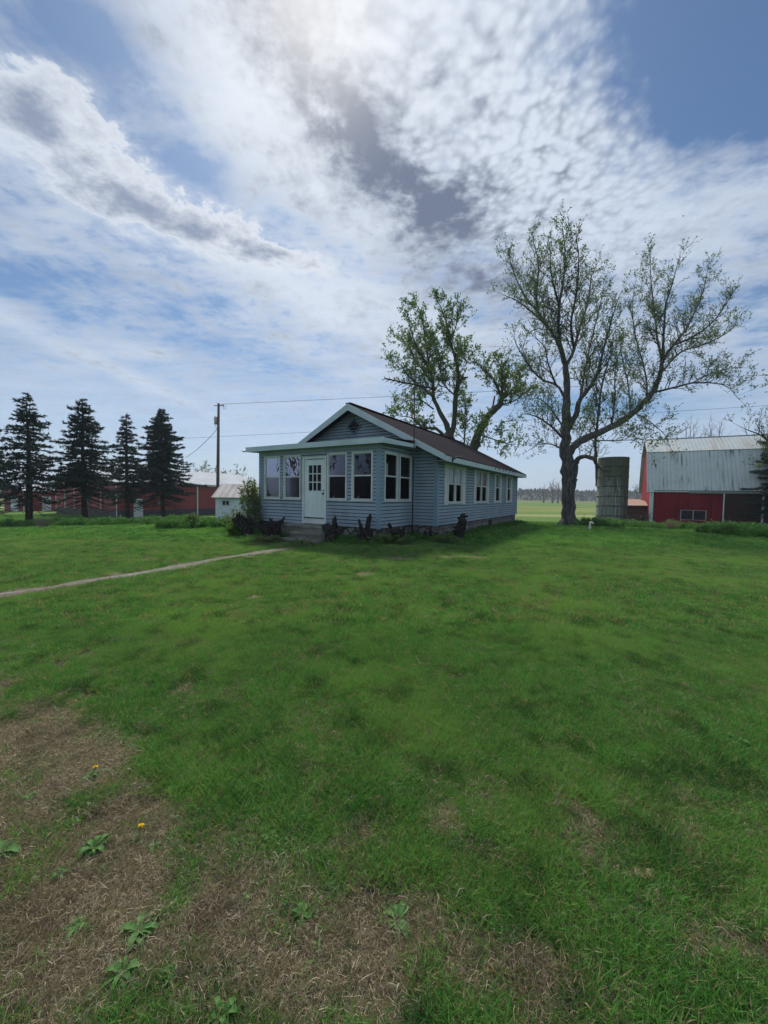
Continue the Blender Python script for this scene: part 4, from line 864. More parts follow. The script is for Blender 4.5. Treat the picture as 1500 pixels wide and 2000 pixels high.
# --- the mossy tree behind the house
T2Y = 33.0
Z6 = lambda x, y, o=0.0: at(740 + x * .21333, 560 + y * .21333, T2Y + o)
def limb2(pts, rads, start): return ([Z6(*p) for p in pts], [r * .78 for r in rads], start)
b2 = at(740 + 740 * .21333, 1020, T2Y); b2.z = tz(b2.x, b2.y) - .2
L2 = [
 ([b2, Z6(700, 1700), Z6(660, 1440, .2), Z6(635, 1330, .3)], [.75, .62, .40, .34], 2),
 ([b2 + Vector((.2, 0, .6)), Z6(800, 1640, -.3), Z6(860, 1480, -.6), Z6(915, 1340, -.9), Z6(990, 1200, -1.2), Z6(1095, 1090, -1.5), Z6(1125, 1030, -1.6)], [.5, .45, .36, .32, .28, .24, .2], .5),
 limb2([(640, 1340, .3), (610, 1240, .4), (545, 1120, .6), (500, 1010, .8), (492, 860, .9), (460, 720, 1.1), (432, 550, 1.3), (412, 400, 1.5), (380, 230, 1.6), (350, 170, 1.6)], [.32, .30, .24, .20, .16, .13, .10, .08, .05, .02], .25),
 limb2([(655, 1400, .2), (688, 1220, 0), (700, 1000, -.2), (728, 870, -.4), (728, 780, -.4), (700, 650, -.6), (655, 500, -.8), (625, 350, -.9), (570, 200, -1), (530, 110, -1)], [.32, .28, .26, .24, .19, .15, .12, .08, .05, .02], .25),
 limb2([(730, 870, -.4), (760, 840, -.5), (815, 828, -.6)], [.14, .11, .09], 2),
 limb2([(655, 500, -.8), (700, 380, -1.6), (720, 260, -2), (690, 220, -2)], [.08, .06, .04, .02], .1),
 limb2([(700, 650, -.6), (740, 560, .6), (750, 500, 1)], [.07, .05, .02], .1),
 limb2([(490, 870, .9), (400, 760, 1.8), (320, 640, 2.4), (250, 540, 2.6), (160, 470, 2.8)], [.12, .10, .07, .05, .02], .1),
 limb2([(460, 720, 1.1), (370, 600, .2), (310, 450, -.2), (270, 300, -.4), (250, 200, -.4)], [.10, .08, .06, .04, .02], .1),
 limb2([(500, 1010, .8), (400, 930, -.2), (300, 850, -1), (200, 720, -1.4), (150, 660, -1.6)], [.11, .09, .07, .04, .02], .1),
 limb2([(500, 1120, .6), (380, 1040, 1.8), (250, 1050, 2.6), (150, 1100, 3)], [.09, .07, .05, .02], .1),
 limb2([(640, 1400, .2), (600, 1370, -.3), (520, 1300, -.6), (400, 1290, -.9), (300, 1200, -1.2), (150, 1180, -1.6)], [.2, .19, .16, .10, .06, .02], .25),
 limb2([(700, 1000, -.2), (600, 900, -1.4), (560, 760, -2), (530, 620, -2.2), (500, 480, -2.4)], [.09, .07, .05, .04, .02], .1),
 limb2([(1125, 1030, -1.6), (1090, 930, -1.9), (1040, 830, -2.1), (960, 760, -2.2), (880, 680, -2.2)], [.12, .10, .07, .05, .02], .1),
 limb2([(1125, 1030, -1.6), (1130, 880, -2.6), (1120, 740, -3), (1090, 690, -3)], [.10, .08, .05, .02], .1),
 limb2([(1120, 1040, -1.6), (1210, 960, -1.0), (1280, 860, -.6), (1330, 780, -.4)], [.14, .10, .06, .02], .1),
 limb2([(1095, 1090, -1.5), (1230, 1050, -2.4), (1330, 980, -3), (1420, 960, -3.2)], [.08, .07, .05, .02], .1),
 limb2([(990, 1200, -1.2), (1040, 1100, -.2), (1060, 1000, .2)], [.12, .1, .09], 2),
 limb2([(915, 1340, -.9), (1000, 1380, -1.8), (1120, 1420, -2.4), (1240, 1460, -2.6)], [.09, .07, .05, .02], .1),
 limb2([(780, 1450, 0), (790, 1300, .8), (800, 1150, 1.2), (780, 1000, 1.4)], [.10, .08, .06, .02], .1),
]
spec2 = dict(gap=.16, L1=1.9, up=.6, leaf=.95, lsz=.165, nl=8, g2=.30, g3=.30, clump=1, ldir=.1)
random.seed(23); make_tree(tuple(b2), L2, spec2, 'mossy many-limbed tree rising behind the house roof with fresh green leaves', 'broadleaf_tree', 'bark_mossy', 'leaf_green')
# --- generic trees
def auto_tree(base, H, crown, seed, spec, label, trunk_r=.2, trunk_h=.3, name='bare_tree', barkm='bark_bare', leafm='leaf_pale', nlimb=6, group=None):
    random.seed(seed); b = Vector(base); f = b + Vector((R_(-.2, .2), R_(-.2, .2), H * trunk_h)); limbs = [([b - Vector((0, 0, .2)), b.lerp(f, .5), f], [trunk_r, trunk_r * .85, trunk_r * .75], 2)]
    for k in range(nlimb):
        a = 2 * pi * k / nlimb + R_(-.4, .4); r = crown * R_(.35, 1.0) if k else crown * .1; h = H * (1 - .35 * (r / crown) ** 2) * R_(.82, .95)
        e = b + Vector((cos(a) * r, sin(a) * r, h)); m1 = f.lerp(e, .4) + Vector((cos(a), sin(a), -.2)) * r * .22; 
        limbs.append(([f - Vector((0, 0, R_(0, H * .06))), m1, f.lerp(e, .75) + rnd_dir() * .3, e], [trunk_r * .5, trunk_r * .34, trunk_r * .2, .02], .15))
    return make_tree(tuple(b), limbs, spec, label, name, barkm, leafm, group)
bare = dict(gap=.8, L1=2.6, up=.5, leaf=0, lsz=.1, nl=0, g2=.55, g3=.6, tw=2.0, thick=1.5)
for i, (px, Y, ty, cr, lab) in enumerate(((1378, 62, 800, 3.6, 'largest leafless tree above the middle of the barn roof'), (1338, 66, 812, 2.8, 'leafless tree just left of the largest one behind the barn roof'), (1300, 70, 826, 3.0, 'smallest leafless tree near the left end of the barn ridge'), (1500, 46, 778, 3.6, 'leafless tree at the right edge behind the dark spruce'))):
    p = at(px, 975, Y); p.z = tz(p.x, p.y); H = at(px, ty, Y).z - p.z
    auto_tree(p, H, cr, 40 + i, bare, lab, .28, .35, nlimb=7)
pale = dict(gap=.7, L1=1.9, up=.4, leaf=.85, lsz=.34, nl=3, g2=.5, g3=.6, tw=1.6, thick=1.4, clump=1)
for i, (px, Y, ty, cr, lab) in enumerate(((398, 78, 903, 4.4, 'round pale tree behind the pole barn roof, left of the utility pole'), (458, 74, 909, 3.4, 'pale thin-leaved tree behind the pole barn roof, right of the utility pole'))):
    p = at(px, 965, Y); p.z = tz(p.x, p.y); auto_tree(p, at(px, ty, Y).z - p.z, cr, 60 + i, pale if i == 0 else {**pale, 'leaf': .35}, lab, .25, .3, 'round_tree', 'bark_bare', 'leaf_pale', 9)
for i, (px, ty, lab) in enumerate(((1079, 936, 'slender bare tree far out on the field edge, left of the maple trunk'), (1090, 940, 'thin bare tree at the field edge touching the maple trunk'), (1062, 948, 'small faint tree in the distant tree line right of the house'), (1243, 945, 'thin distant tree seen between silo and barn'))):
    p = at(px, 975, 200); p.z = tz(p.x, p.y); auto_tree(p, at(px, ty, 200).z - p.z, 3.0, 80 + i, {**bare, 'gap': 1.6, 'thick': 4.0, 'g2': .9, 'tw': 2.5}, lab, .5, .5, nlimb=5)
p = at(1622, 1030, 25); p.z = tz(p.x, p.y)
auto_tree(p, 13.0, 5.0, 91, {**spec1, 'gap': .5, 'L1': 2.2}, 'mostly hidden tree whose leafy twigs reach in at the right edge', .35, .25, 'maple_tree', 'bark_maple', 'leaf_maple', 10)
for xx, yy, hh, cr_, sd_, lab in ((-50, 1.0, 18, 7, 97, 'tree standing far out to the left, mirrored in the porch windows'), (-55, -15, 20, 9, 98, 'second tree beyond the one mirrored in the porch windows')):
    p = Vector((xx, yy, tz(xx, yy))); auto_tree(p, hh, cr_, sd_, {**spec1, 'leaf': .2, 'nl': 2, 'gap': .8, 'g2': .6, 'g3': .6, 'thick': 1.2}, lab, .4, .18, 'maple_tree', 'bark_maple', 'leaf_maple', 10)
# ------------------------------------------------------------------ spruces
def spruce(px, py, ty, hw, seed, label, dens=1.0, bare_low=.16, shift=0.0):
    random.seed(seed); g = gp(px, py); Y = g.y; H = at(px, ty, Y).z - g.z; R0 = hw * 1.36 * Y / F_PX
    root = empty('spruce_tree', g, 0, label, 'spruce', 'spruces planted in a row' if px < 1000 else None)
    mb = MB(); lean = R_(-.1, .1); mb.tube([(0, 0, -.1), (lean * .5, 0, H * .25), (lean, 0, H * .6), (0, 0, H * .99)], [.19, .15, .09, .012], 8, wob=.05); mb.build('trunk', MATS['bark_spruce'], root)
    cr = MB(); dead = MB(); z = H * bare_low; nb = 0
    asym = [R_(.62, 1.15) for _ in range(12)]
    def bough(zz, a, L, isdead):
        tgt = dead if isdead else cr; dz = .30 - .50 * (1 - zz / H) + R_(-.12, .12); d = Vector((cos(a), sin(a), dz)).normalized(); n = 6; pts = [Vector((lean * .6, 0, zz))]; q = pts[0].copy()
        for k in range(n):
            d = (d + Vector((0, 0, -.10 if k < 3 else .13)) + rnd_dir() * .06).normalized(); q = q + d * L / n; pts.append(q.copy())
        tgt.tube(pts, [.028 * (1 - .8 * k / n) + .005 for k in range(n + 1)], 3, 0, cap=False)
        side = Vector((-sin(a), cos(a), 0)); m_ = int(L / (.055 if not isdead else .16) * dens)
        for j in range(m_):
            t = R_(.08, 1.0); k = min(int(t * n), n - 1); p = pts[k].lerp(pts[k + 1], t * n - k); s = random.choice((-1, 1)); tl = (.16 + .34 * (1 - t)) * min(1, L / 1.2 + .3) * R_(.6, 1.2)
            td = (d * .75 + side * s * R_(.5, 1.0) + Vector((0, 0, R_(-.42, .10)))).normalized()
            e = p + td * tl
            if isdead:
                tgt.tube([p, e], [.008, .003], 3, 0, cap=False)
                if random.random() < .5: tgt.tube([p.lerp(e, .5), p.lerp(e, .5) + rnd_dir() * tl * .5], [.006, .002], 3, 0, cap=False)
                continue
            for c in range(6):       # needled twig: crossed spiky blades
                uu = R_(0, .85); b0 = p.lerp(e, uu); nd = (td * R_(.6, 1) + rnd_dir() * .75).normalized(); wv = nd.cross(rnd_dir()); 
                if wv.length < .1: continue
                wv.normalize(); ln = R_(.12, .25); wd_ = R_(.024, .045); tgt.poly([b0 - wv * wd_, b0 + wv * wd_, b0 + nd * ln], 1)
    while z < H * .985:
        f = (z / H - bare_low) / (1 - bare_low); 
        prof_ = (min(1, .78 + f * 1.4) * (1 - f) ** .84) if f < .99 else .03
        nbr = int((7 if f < .8 else 5) * (dens ** .5) + .5)
        for k in range(nbr):
            a = 2 * pi * (k + R_(-.35, .35)) / nbr + z * 2.1; L = max(.12, R0 * prof_ * (R_(.6, 1.1) if random.random() < .85 else R_(1.1, 1.35)) * asym[int((a % (2 * pi)) / (2 * pi) * 12) % 12])
            bough(z + R_(-.08, .08), a, L, f < .08 or (f < .22 and random.random() < .45))
        z += H * (.031 if f < .7 else .023) / dens ** .5
    cr.build('foliage', [MATS['bark_spruce'], MATS['needles']], root); dead.build('dead_branches', [MATS['needles_dead']], root)
    return root
spruce(-24, 1030, 790, 58, 1, 'spruce cut off by the left edge of the view')
spruce(57, 1028, 764, 60, 2, 'tallest spruce with thin upper branches, first whole one from the left', .8)
spruce(166, 1025, 777, 62, 3, 'broad shaggy spruce with gappy boughs in front of the barn gable', 1.0)
spruce(250, 1021, 805, 42, 4, 'narrowest spruce, smallest of the row', .85)
spruce(318, 1018, 796, 58, 5, 'dense full spruce at the right end of the row', 1.5)
spruce(1540, 1042, 800, 70, 6, 'dark spruce at the right edge in front of the barn', 2.2, .12)
# --- shrubs
def shrub(px, py, H, R0, seed, label, leafm, lsz, nst, nleaf, name='shrub', bend=(0, 0), cat='shrub'):
    random.seed(seed); g = gp(px, py); root = empty(name, g, 0, label, cat); st = MB(); lf = MB()
    for k in range(nst):
        a = R_(0, 2 * pi); r = R0 * sqrt(random.random()); e = Vector((cos(a) * r + bend[0], sin(a) * r + bend[1], H * R_(.6, 1) * (1 - .3 * (r / R0) ** 2))); b0 = Vector((cos(a) * .1, sin(a) * .1, -.05))
        pts = bez([b0, b0.lerp(e, .5) + Vector((0, 0, H * .1)) + rnd_dir() * .08, e], 3); st.tube(pts, [.022 * H / 2 * (1 - .75 * i / len(pts)) for i in range(len(pts))], 4, 0, cap=False)
        for j in range(nleaf):
            t = R_(.25, 1); p = pts[min(int(t * (len(pts) - 1)), len(pts) - 2)] + rnd_dir() * R_(.02, .26) * min(1, H / 1.5)
            if j % 4 == 0: st.tube([pts[min(int(t * (len(pts) - 1)), len(pts) - 2)], p], .004 * H, 3, 0, cap=False)
            for _ in range(2): leafquad(lf, p, (rnd_dir() + Vector((0, 0, .4))).normalized(), lsz)
    st.build('stems', MATS['bark_bare'], root); lf.build('leaves', MATS[leafm], root); return root
shrub(500, 1040, 2.35, .55, 5, 'open lilac-like shrub with small leaves at the left corner of the porch', 'leaf_shrub', .085, 26, 44, bend=(-.35, .5))
shrub(462, 1036, 1.0, .8, 6, 'low gray-green brushy shrub in front of the white shed', 'leaf_shrub', .07, 30, 20)
shrub(462, 1047, .55, .42, 7, 'bright yellow-green low shrub left of the stumps', 'leaf_bright', .07, 40, 34)
shrub(505, 1034, .95, .22, 8, 'narrow bright green shrub growing between the two left stumps', 'leaf_bright', .07, 16, 34)
shrub(520, 1062, .28, .55, 9, 'pale sprawling ground shrub under the left stump', 'leaf_pale', .06, 40, 18)
shrub(378, 1032, .75, .22, 10, 'tall leafy weed clump standing in the long grass strip', 'leaf_shrub', .10, 12, 30, 'weed_clump', cat='weed')
shrub(83, 1032, .8, .55, 11, 'leafless twiggy bush right of the first spruce trunk', 'leaf_pale', .03, 40, 3, 'bare_bush', cat='bush')
shrub(760, 1062, .35, .8, 12, 'dark green ground cover at the porch corner, right of the V-shaped stump', 'leaf_shrub', .07, 60, 22)
shrub(690, 1052, .42, .5, 13, 'leafy green plant mound in front of the porch foundation', 'leaf_shrub', .08, 40, 26)
shrub(590, 1067, .20, .5, 14, 'sparse greenery creeping beside the lowest step', 'leaf_shrub', .06, 26, 14)
shrub(1232, 1030, .7, .7, 15, 'weedy bush at the foot of the barn corner', 'leaf_shrub', .10, 30, 26)
shrub(870, 1060, .30, .6, 16, 'low weeds around the stump under the side windows', 'leaf_shrub', .06, 40, 20)
shrub(1310, 1036, .8, .4, 17, 'brownish dried weed stalks below the barn window', 'dead_leaf', .06, 20, 12, 'dry_weed', cat='weed')
shrub(1424, 1040, .9, .5, 18, 'tall pale weed at the foot of the barn sliding door', 'leaf_pale', .08, 20, 22, 'weed_clump', cat='weed')
# --- distant woods: one mass
random.seed(5); mb = MB()
for k in range(9000):
    x = R_(-420, 560); y = 315 + R_(0, 45) + .03 * x; h = 7.0 + 3.2 * float(fbm(x, y * .2, 28, 4)) + (1.0 if x > 0 else 0); z0 = tz(x, y); z = z0 + h * sqrt(random.random()) * .94
    s = R_(.7, 1.9); d = Vector((R_(-.6, .6), R_(-.6, .6), 1)).normalized(); leafquad(mb, Vector((x, y, z - s)), d, s * 2.2)
for k in range(900):
    x = R_(-420, 560); y = 313 + R_(0, 10) + .03 * x; z0 = tz(x, y); mb.poly([(x, y, z0), (x + .5, y, z0), (x + .3, y, z0 + R_(4, 9)), (x + .2, y, z0 + 4)])
bk = [(-430, 0), (570, 0)]; xs = list(range(-430, 571, 6)); 
for i in range(len(xs) - 1):
    f_ = lambda x: 4.6 + 3.0 * float(fbm(x, 0, 30, 4)); g_ = lambda x: 365 + .03 * x; mb.poly([(xs[i], g_(xs[i]), -2), (xs[i + 1], g_(xs[i + 1]), -2), (xs[i + 1], g_(xs[i + 1]) + 30, f_(xs[i + 1]) + 2), (xs[i], g_(xs[i]) + 30, f_(xs[i]) + 2)])
tag(mb.build('distant_woods', MATS['woods_far']), 'hazy blue-gray belt of woods across the horizon beyond the field', 'woods', kind='stuff')
# ------------------------------------------------------------------ ground
PATH = [(-2.62, 11.3), (-2.95, 10.9), (-3.40, 10.3), (-3.94, 9.22), (-4.45, 8.2), (-4.95, 7.2), (-5.3, 6.5), (-5.62, 5.9), (-6.1, 5.2), (-7.2, 4.0)]
def path_d(x, y):
    d = np.full(np.shape(x), 99.0)
    for (a, b), (c, e) in zip(PATH, PATH[1:]):
        L2_ = (c - a) ** 2 + (e - b) ** 2; t = np.clip(((x - a) * (c - a) + (y - b) * (e - b)) / L2_, 0, 1); d = np.minimum(d, np.hypot(x - a - t * (c - a), y - b - t * (e - b)))
    return d
poly_px = [(-500, 1290), (-60, 1318), (60, 1322), (130, 1345), (200, 1400), (262, 1430), (300, 1480), (330, 1545), (430, 1560), (520, 1640), (600, 1690), (760, 1690), (860, 1740), (950, 1800), (1010, 1880), (1080, 1960), (1120, 2080), (-500, 2080)]
POLY = [(lambda g: (g.x, g.y))(EYE + pix(a, b) * (-1.6 / pix(a, b).z)) for a, b in poly_px]
def sd_poly(x, y):
    """signed distance, positive inside"""
    d = np.full(np.shape(x), 1e9); ins = np.zeros(np.shape(x), bool); n = len(POLY)
    for i in range(n):
        (a, b), (c, e) = POLY[i], POLY[(i + 1) % n]; L2_ = (c - a) ** 2 + (e - b) ** 2; t = np.clip(((x - a) * (c - a) + (y - b) * (e - b)) / L2_, 0, 1)
        d = np.minimum(d, np.hypot(x - a - t * (c - a), y - b - t * (e - b)))
        ins ^= ((b > y) != (e > y)) & (x < (c - a) * (y - b) / (e - b + 1e-12) + a)
    return np.where(ins, d, -d)
G0 = lambda a, b: (EYE + pix(a, b) * (-1.6 / pix(a, b).z))
PATCH = [(G0(a, b), rx, ry, k) for a, b, rx, ry, k in ((495, 1166, .22, .20, 1), (712, 1122, .22, .3, .8), (770, 1093, .65, .26, 1.0), (900, 1090, 1.0, .28, .85), (270, 1092, .8, .3, .5), (430, 1085, .9, .4, .4), (1110, 1585, .10, .10, .9), (1140, 1610, .10, .07, .8),
  (1080, 1625, .12, .05, .7), (1120, 1660, .12, .08, .8), (890, 1595, .12, .1, .6), (700, 1650, .2, .12, .6), (1200, 1555, .07, .05, .9), (1350, 1555, .08, .06, .8), (1210, 1750, .10, .05, .6), (1370, 1790, .16, .07, .65), (1320, 1850, .12, .06, .6), (1480, 1790, .12, .06, .7), (1490, 1880, .08, .04, .6), (1360, 1640, .2, .1, .4), (960, 1660, .15, .08, .5), (1000, 1900, .22, .1, .8), (1150, 1930, .15, .1, .5), (880, 1090, .5, .3, .4), (345, 1355, .12, .10, .7), (430, 1480, .12, .1, .5))]
DARK = [(G0(a, b), rx, ry) for a, b, rx, ry in ((95, 1303, .18, .14), (20, 1290, .35, .1), (165, 1275, .12, .1), (155, 1362, .22, .07), (195, 1370, .14, .06), (288, 1340, .1, .06), (190, 1600, .15, .10), (235, 1585, .10, .06), (330, 1560, .12, .08), (170, 1318, .06, .05), (1350, 1548, .05, .04), (800, 1500, .1, .03), (490, 1520, .08, .05))]
def masks(x, y):
    x = np.asarray(x, float); y = np.asarray(y, float)
    wx = x + (fbm(x, y, .45, 31) - .5) * .35; wy = y + (fbm(x, y, .45, 57) - .5) * .35
    s = sd_poly(wx, wy); dry = sst(s, -.06, .22)
    g2 = fbm(x, y, .38, 71); dry = dry * (1 - .76 * sst(g2, .56, .70) * (1 - .55 * sst(s, .3, 1.0)))
    gg = EYE + pix(690, 1660) * (-1.6 / pix(690, 1660).z)
    for (a, b, r) in ((650, 1665, .17), (250, 1960, .14), (30, 1730, .12), (60, 1520, .15), (420, 1990, .12), (80, 1990, 0.0), (900, 1990, .1)):
        if r: 
            q = G0(a, b); dry = dry * (1 - (.9 if a > 200 else .5) * np.exp(-((wx - q.x) ** 2 + (wy - q.y) ** 2) / r ** 2))
    for q, rx, ry, k in PATCH: dry = np.maximum(dry, k * sst(np.exp(-((wx - q.x) / rx) ** 2 - ((wy - q.y) / ry) ** 2), .25, .7))
    pd = path_d(wx, wy); side = sst(pd, .62, .22) * (y < 12); dry = np.maximum(dry, .55 * sst(fbm(x, y, .5, 5), .45, .6) * sst(pd, .9, .3))
    dark = np.zeros_like(x)
    for q, rx, ry in DARK: dark = np.maximum(dark, sst(np.exp(-((wx - q.x) / rx) ** 2 - ((wy - q.y) / ry) ** 2), .2, .6))
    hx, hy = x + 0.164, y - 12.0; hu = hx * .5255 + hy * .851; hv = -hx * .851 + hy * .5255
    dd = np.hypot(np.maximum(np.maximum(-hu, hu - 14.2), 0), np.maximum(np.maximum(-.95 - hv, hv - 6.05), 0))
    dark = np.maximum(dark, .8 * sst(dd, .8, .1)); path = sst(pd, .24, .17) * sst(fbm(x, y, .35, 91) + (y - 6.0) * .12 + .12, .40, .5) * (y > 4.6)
    dirtp = sst(pd, .34, .2) * (y < 12)
    grit = sst(s, .6, 1.2) * sst(-x + (1.45 - y) * .9, .75, 1.15) * sst(y, 2.6, 1.5)
    return dry, dark, path, dirtp, grit
def axis(lo, hi, c, d0, g, dmax):
    out = [c]; d = d0; v = c
    while v < hi: v += d; d = min(d * g, dmax); out.append(v)
    v = c; d = d0; lft = []
    while v > lo: v -= d; d = min(d * g, dmax); lft.append(v)
    return np.array(lft[::-1] + out)
ax = np.concatenate([axis(-3, 3, 0, .035, 1.0, 1)]); d = .035; v = ax[-1]; r_ = []
while v < 900: d = min(d * 1.045, 40); v += d; r_.append(v)
ax = np.concatenate([-np.array(r_[::-1]), ax, np.array(r_)])
v = 0.6; d = .03; ay = []
while v < 900: ay.append(v); d = .03 if v < 3.2 else min(d * 1.035, 30); v += d
ay = np.array([-300, -120, -50, -20, -8, -3, -1, 0, .3] + ay)
X, Yg = np.meshgrid(ax, ay); Z = terr(X, Yg)
dry, dark, path, dirtp, grit = masks(X, Yg)
rr_ = np.hypot(X, Yg)
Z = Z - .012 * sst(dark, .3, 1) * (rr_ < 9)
lawn = np.array([0.056, 0.145, 0.040]); soil = np.array([0.050, 0.040, 0.031]); thatch = np.array([0.24, 0.200, 0.143]); gritc = np.array([0.16, 0.145, 0.12])
nz = fbm(X, Yg, 2.2, 12)[..., None]; nf = fbm(X, Yg, 11, 44)[..., None]
col = lawn * (0.75 + .5 * nz)
yl = sst(fbm(X, Yg, 1.4, 77), .5, .75)[..., None] * .5; col = col * (1 - yl) + np.array([.110, .165, .040]) * yl
# the field beyond: mown strips, then dull stubble
fy = Yg + (fbm(X, Yg, 30, 8) - .5) * 10
def band(a, b, c, k):
    global col
    t_ = (sst(fy, a, a + (b - a) * .25) * (1 - sst(fy, b - (b - a) * .25, b)) * k)[..., None]; col = col * (1 - t_) + np.array(c) * t_
lw = sst(fy, 30, 46)[..., None]; col = col * (1 - lw) + np.array([.100, .175, .040]) * lw
band(54, 64, (.26, .27, .12), .85); band(66, 96, (.15, .19, .045), .9); band(80, 87, (.25, .26, .11), .8); band(96, 112, (.23, .21, .085), .9); band(108, 1400, (.17, .155, .07), 1.0); band(122, 132, (.20, .20, .09), .6)
col = col * (.85 + .3 * nf)
k = dry[..., None]; col = col * (1 - k) + (thatch * (.7 + .6 * nz)) * k
k = dirtp[..., None] * .8; col = col * (1 - k) + (np.array([.17, .125, .11]) * (.7 + .6 * nz)) * k
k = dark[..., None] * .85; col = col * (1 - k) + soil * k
k = grit[..., None] * .9; col = col * (1 - k) + gritc * k
ny, nx = X.shape; me = bpy.data.meshes.new('ground'); idx = np.arange(nx * ny).reshape(ny, nx)
quads = np.stack([idx[:-1, :-1], idx[:-1, 1:], idx[1:, 1:], idx[1:, :-1]], -1).reshape(-1, 4)
me.vertices.add(nx * ny); me.vertices.foreach_set('co', np.stack([X, Yg, Z], -1).ravel()); me.loops.add(quads.size); me.loops.foreach_set('vertex_index', quads.ravel().astype(np.int32))
me.polygons.add(len(quads)); me.polygons.foreach_set('loop_start', np.arange(0, quads.size, 4, dtype=np.int32)); me.polygons.foreach_set('loop_total', np.full(len(quads), 4, np.int32)); me.update(); me.validate()
me.polygons.foreach_set('use_smooth', np.ones(len(me.polygons), bool))
ca = me.color_attributes.new('Col', 'FLOAT_COLOR', 'POINT'); ca.data.foreach_set('color', np.concatenate([col, np.ones((ny, nx, 1))], -1).ravel())
m, n = mat('ground_soil'); vc = n.new('ShaderNodeVertexColor'); vc.layer_name = 'Col'; p = pos(n)
f = n.noise(p, 26, 6, 0.75); c = n.mix(1.0, vc.outputs[0], n.mix(n.ss(f, .3, .7), (.55, .55, .55), (1.5, 1.45, 1.4)), 'MULTIPLY')
f2 = n.noise(p, 2.2, 5, .7); c = n.mix(1.0, c, n.mix(n.ss(f2, .35, .65), (.82, .84, .8), (1.2, 1.18, 1.12)), 'MULTIPLY')
finish(m, n, bsdf(n, c, 0.97, 0.1, 0, bump(n, f, 1.0, .02)))
me.materials.append(m); go = bpy.data.objects.new('ground', me); COL.objects.link(go); go['kind'] = 'structure'
# path: worn concrete strip sunk in the turf
simple('path_concrete', (0.22, 0.205, 0.17), (0.15, 0.135, 0.11), 3.0, 0.95, 0.15, bmp=.4, bs=30, dirt=(0.12, 0.10, 0.085), dscale=2.0)
mb = MB(); C = bez([Vector((a, b, 0)) for a, b in PATH[:-1]], 8); prev = None
for i, c_ in enumerate(C):
    d_ = (C[min(i + 1, len(C) - 1)] - C[max(i - 1, 0)]).normalized(); s = Vector((-d_.y, d_.x, 0)); fr = i / len(C); wl = .20 * (1 - .75 * max(0, fr - .5) * 2) * R_(.82, 1.15); wr = .20 * (1 - .75 * max(0, fr - .5) * 2) * R_(.82, 1.15)
    row = []
    for t_ in (-1, -.5, 0, .5, 1):
        q = c_ + s * (wl if t_ < 0 else wr) * t_; row.append(mb.vert((q.x, q.y, tz(q.x, q.y) + (.016 if abs(t_) < 1 else -.01))))
    if prev:
        for j in range(4): mb.face((prev[j], prev[j + 1], row[j + 1], row[j]), 0, True)
    prev = row
pth = mb.build('path', MATS['path_concrete']); pth['kind'] = 'structure'
# ------------------------------------------------------------------ turf, scattered by geometry nodes
def proto_collection(name, objs):
    c = bpy.data.collections.new(name)
    for o in objs:
        COL.objects.unlink(o); c.objects.link(o)
    return c
def tuft(name, n, h, spread, lean, wd, mats, flat=0.0, seg=2, curl=.5):
    mb = MB()
    for k in range(n):
        a = R_(0, 2 * pi); r = spread * sqrt(random.random()); b = Vector((cos(a) * r, sin(a) * r, -.005)); L = h * R_(.55, 1.15); az = R_(0, 2 * pi)
        d = Vector((cos(az) * lean * R_(.2, 1), sin(az) * lean * R_(.2, 1), 1 - flat)).normalized(); az2 = az + R_(-1.2, 1.2); bd = Vector((cos(az2), sin(az2), -.35)) * curl * R_(.2, 1); s = d.cross(Vector((R_(-1, 1), R_(-1, 1), .2))).normalized() * wd * R_(.6, 1.2) * .5
        prev = [mb.vert(b - s), mb.vert(b + s)]; q = b.copy(); dd = d.copy()
        for j in range(1, seg + 1):
            dd = (dd + bd / seg).normalized(); q = q + dd * L / seg; tp = 1 - j / seg
            if flat > .5 and q.z < .004: q.z = .004 + R_(0, .012)
            if j < seg: cur_ = [mb.vert(q - s * (tp * .8 + .2)), mb.vert(q + s * (tp * .8 + .2))]; mb.face((prev[0], prev[1], cur_[1], cur_[0])); prev = cur_
            else: t_ = mb.vert(q); mb.face((prev[0], prev[1], t_))
    return mb.build(name, mats)
def grassmat(name, c1, c2, c3, dryc, tr=.35, dk=.28):
    m, n = mat(name); g = n.new('ShaderNodeNewGeometry'); r = g.outputs['Random Per Island']; p = g.outputs['Position']; oi = n.new('ShaderNodeObjectInfo').outputs['Random']
    c = n.mix(oi, c1, c2); c = n.mix(n.ss(n.noise(p, .55, 4, .6), .45, .62), c, c3); c = n.mix(n.ss(n.noise(p, 2.6, 3, .6), .5, .66, 0, .6), c, tuple(v * .62 for v in c1))
    c = n.mix(n.ss(r, 1 - dk, 1 - dk + .03), c, dryc)
    a = bsdf(n, c, .65, .2); t = n.new('ShaderNodeBsdfTranslucent'); n.put(t.inputs[0], n.mix(1.0, c, (1.2, 1.3, .7), 'MULTIPLY')); mx = n.new('ShaderNodeMixShader'); mx.inputs[0].default_value = tr
    n.l.new(a, mx.inputs[1]); n.l.new(t.outputs[0], mx.inputs[2]); return finish(m, n, mx.outputs[0])
grassmat('blade_green', (0.034, 0.135, 0.034), (0.165, 0.385, 0.088), (0.170, 0.335, 0.080), (0.30, 0.29, 0.12), dk=.12)  # third colour: yellow-green patches with sunlit brightness put into the colour
grassmat('blade_mixed', (0.100, 0.180, 0.045), (0.150, 0.210, 0.060), (0.180, 0.220, 0.075), (0.38, 0.30, 0.20), dk=.5)
grassmat('blade_dry', (0.40, 0.335, 0.235), (0.54, 0.455, 0.33), (0.33, 0.27, 0.185), (0.19, 0.155, 0.105), .15, .3)
random.seed(77)
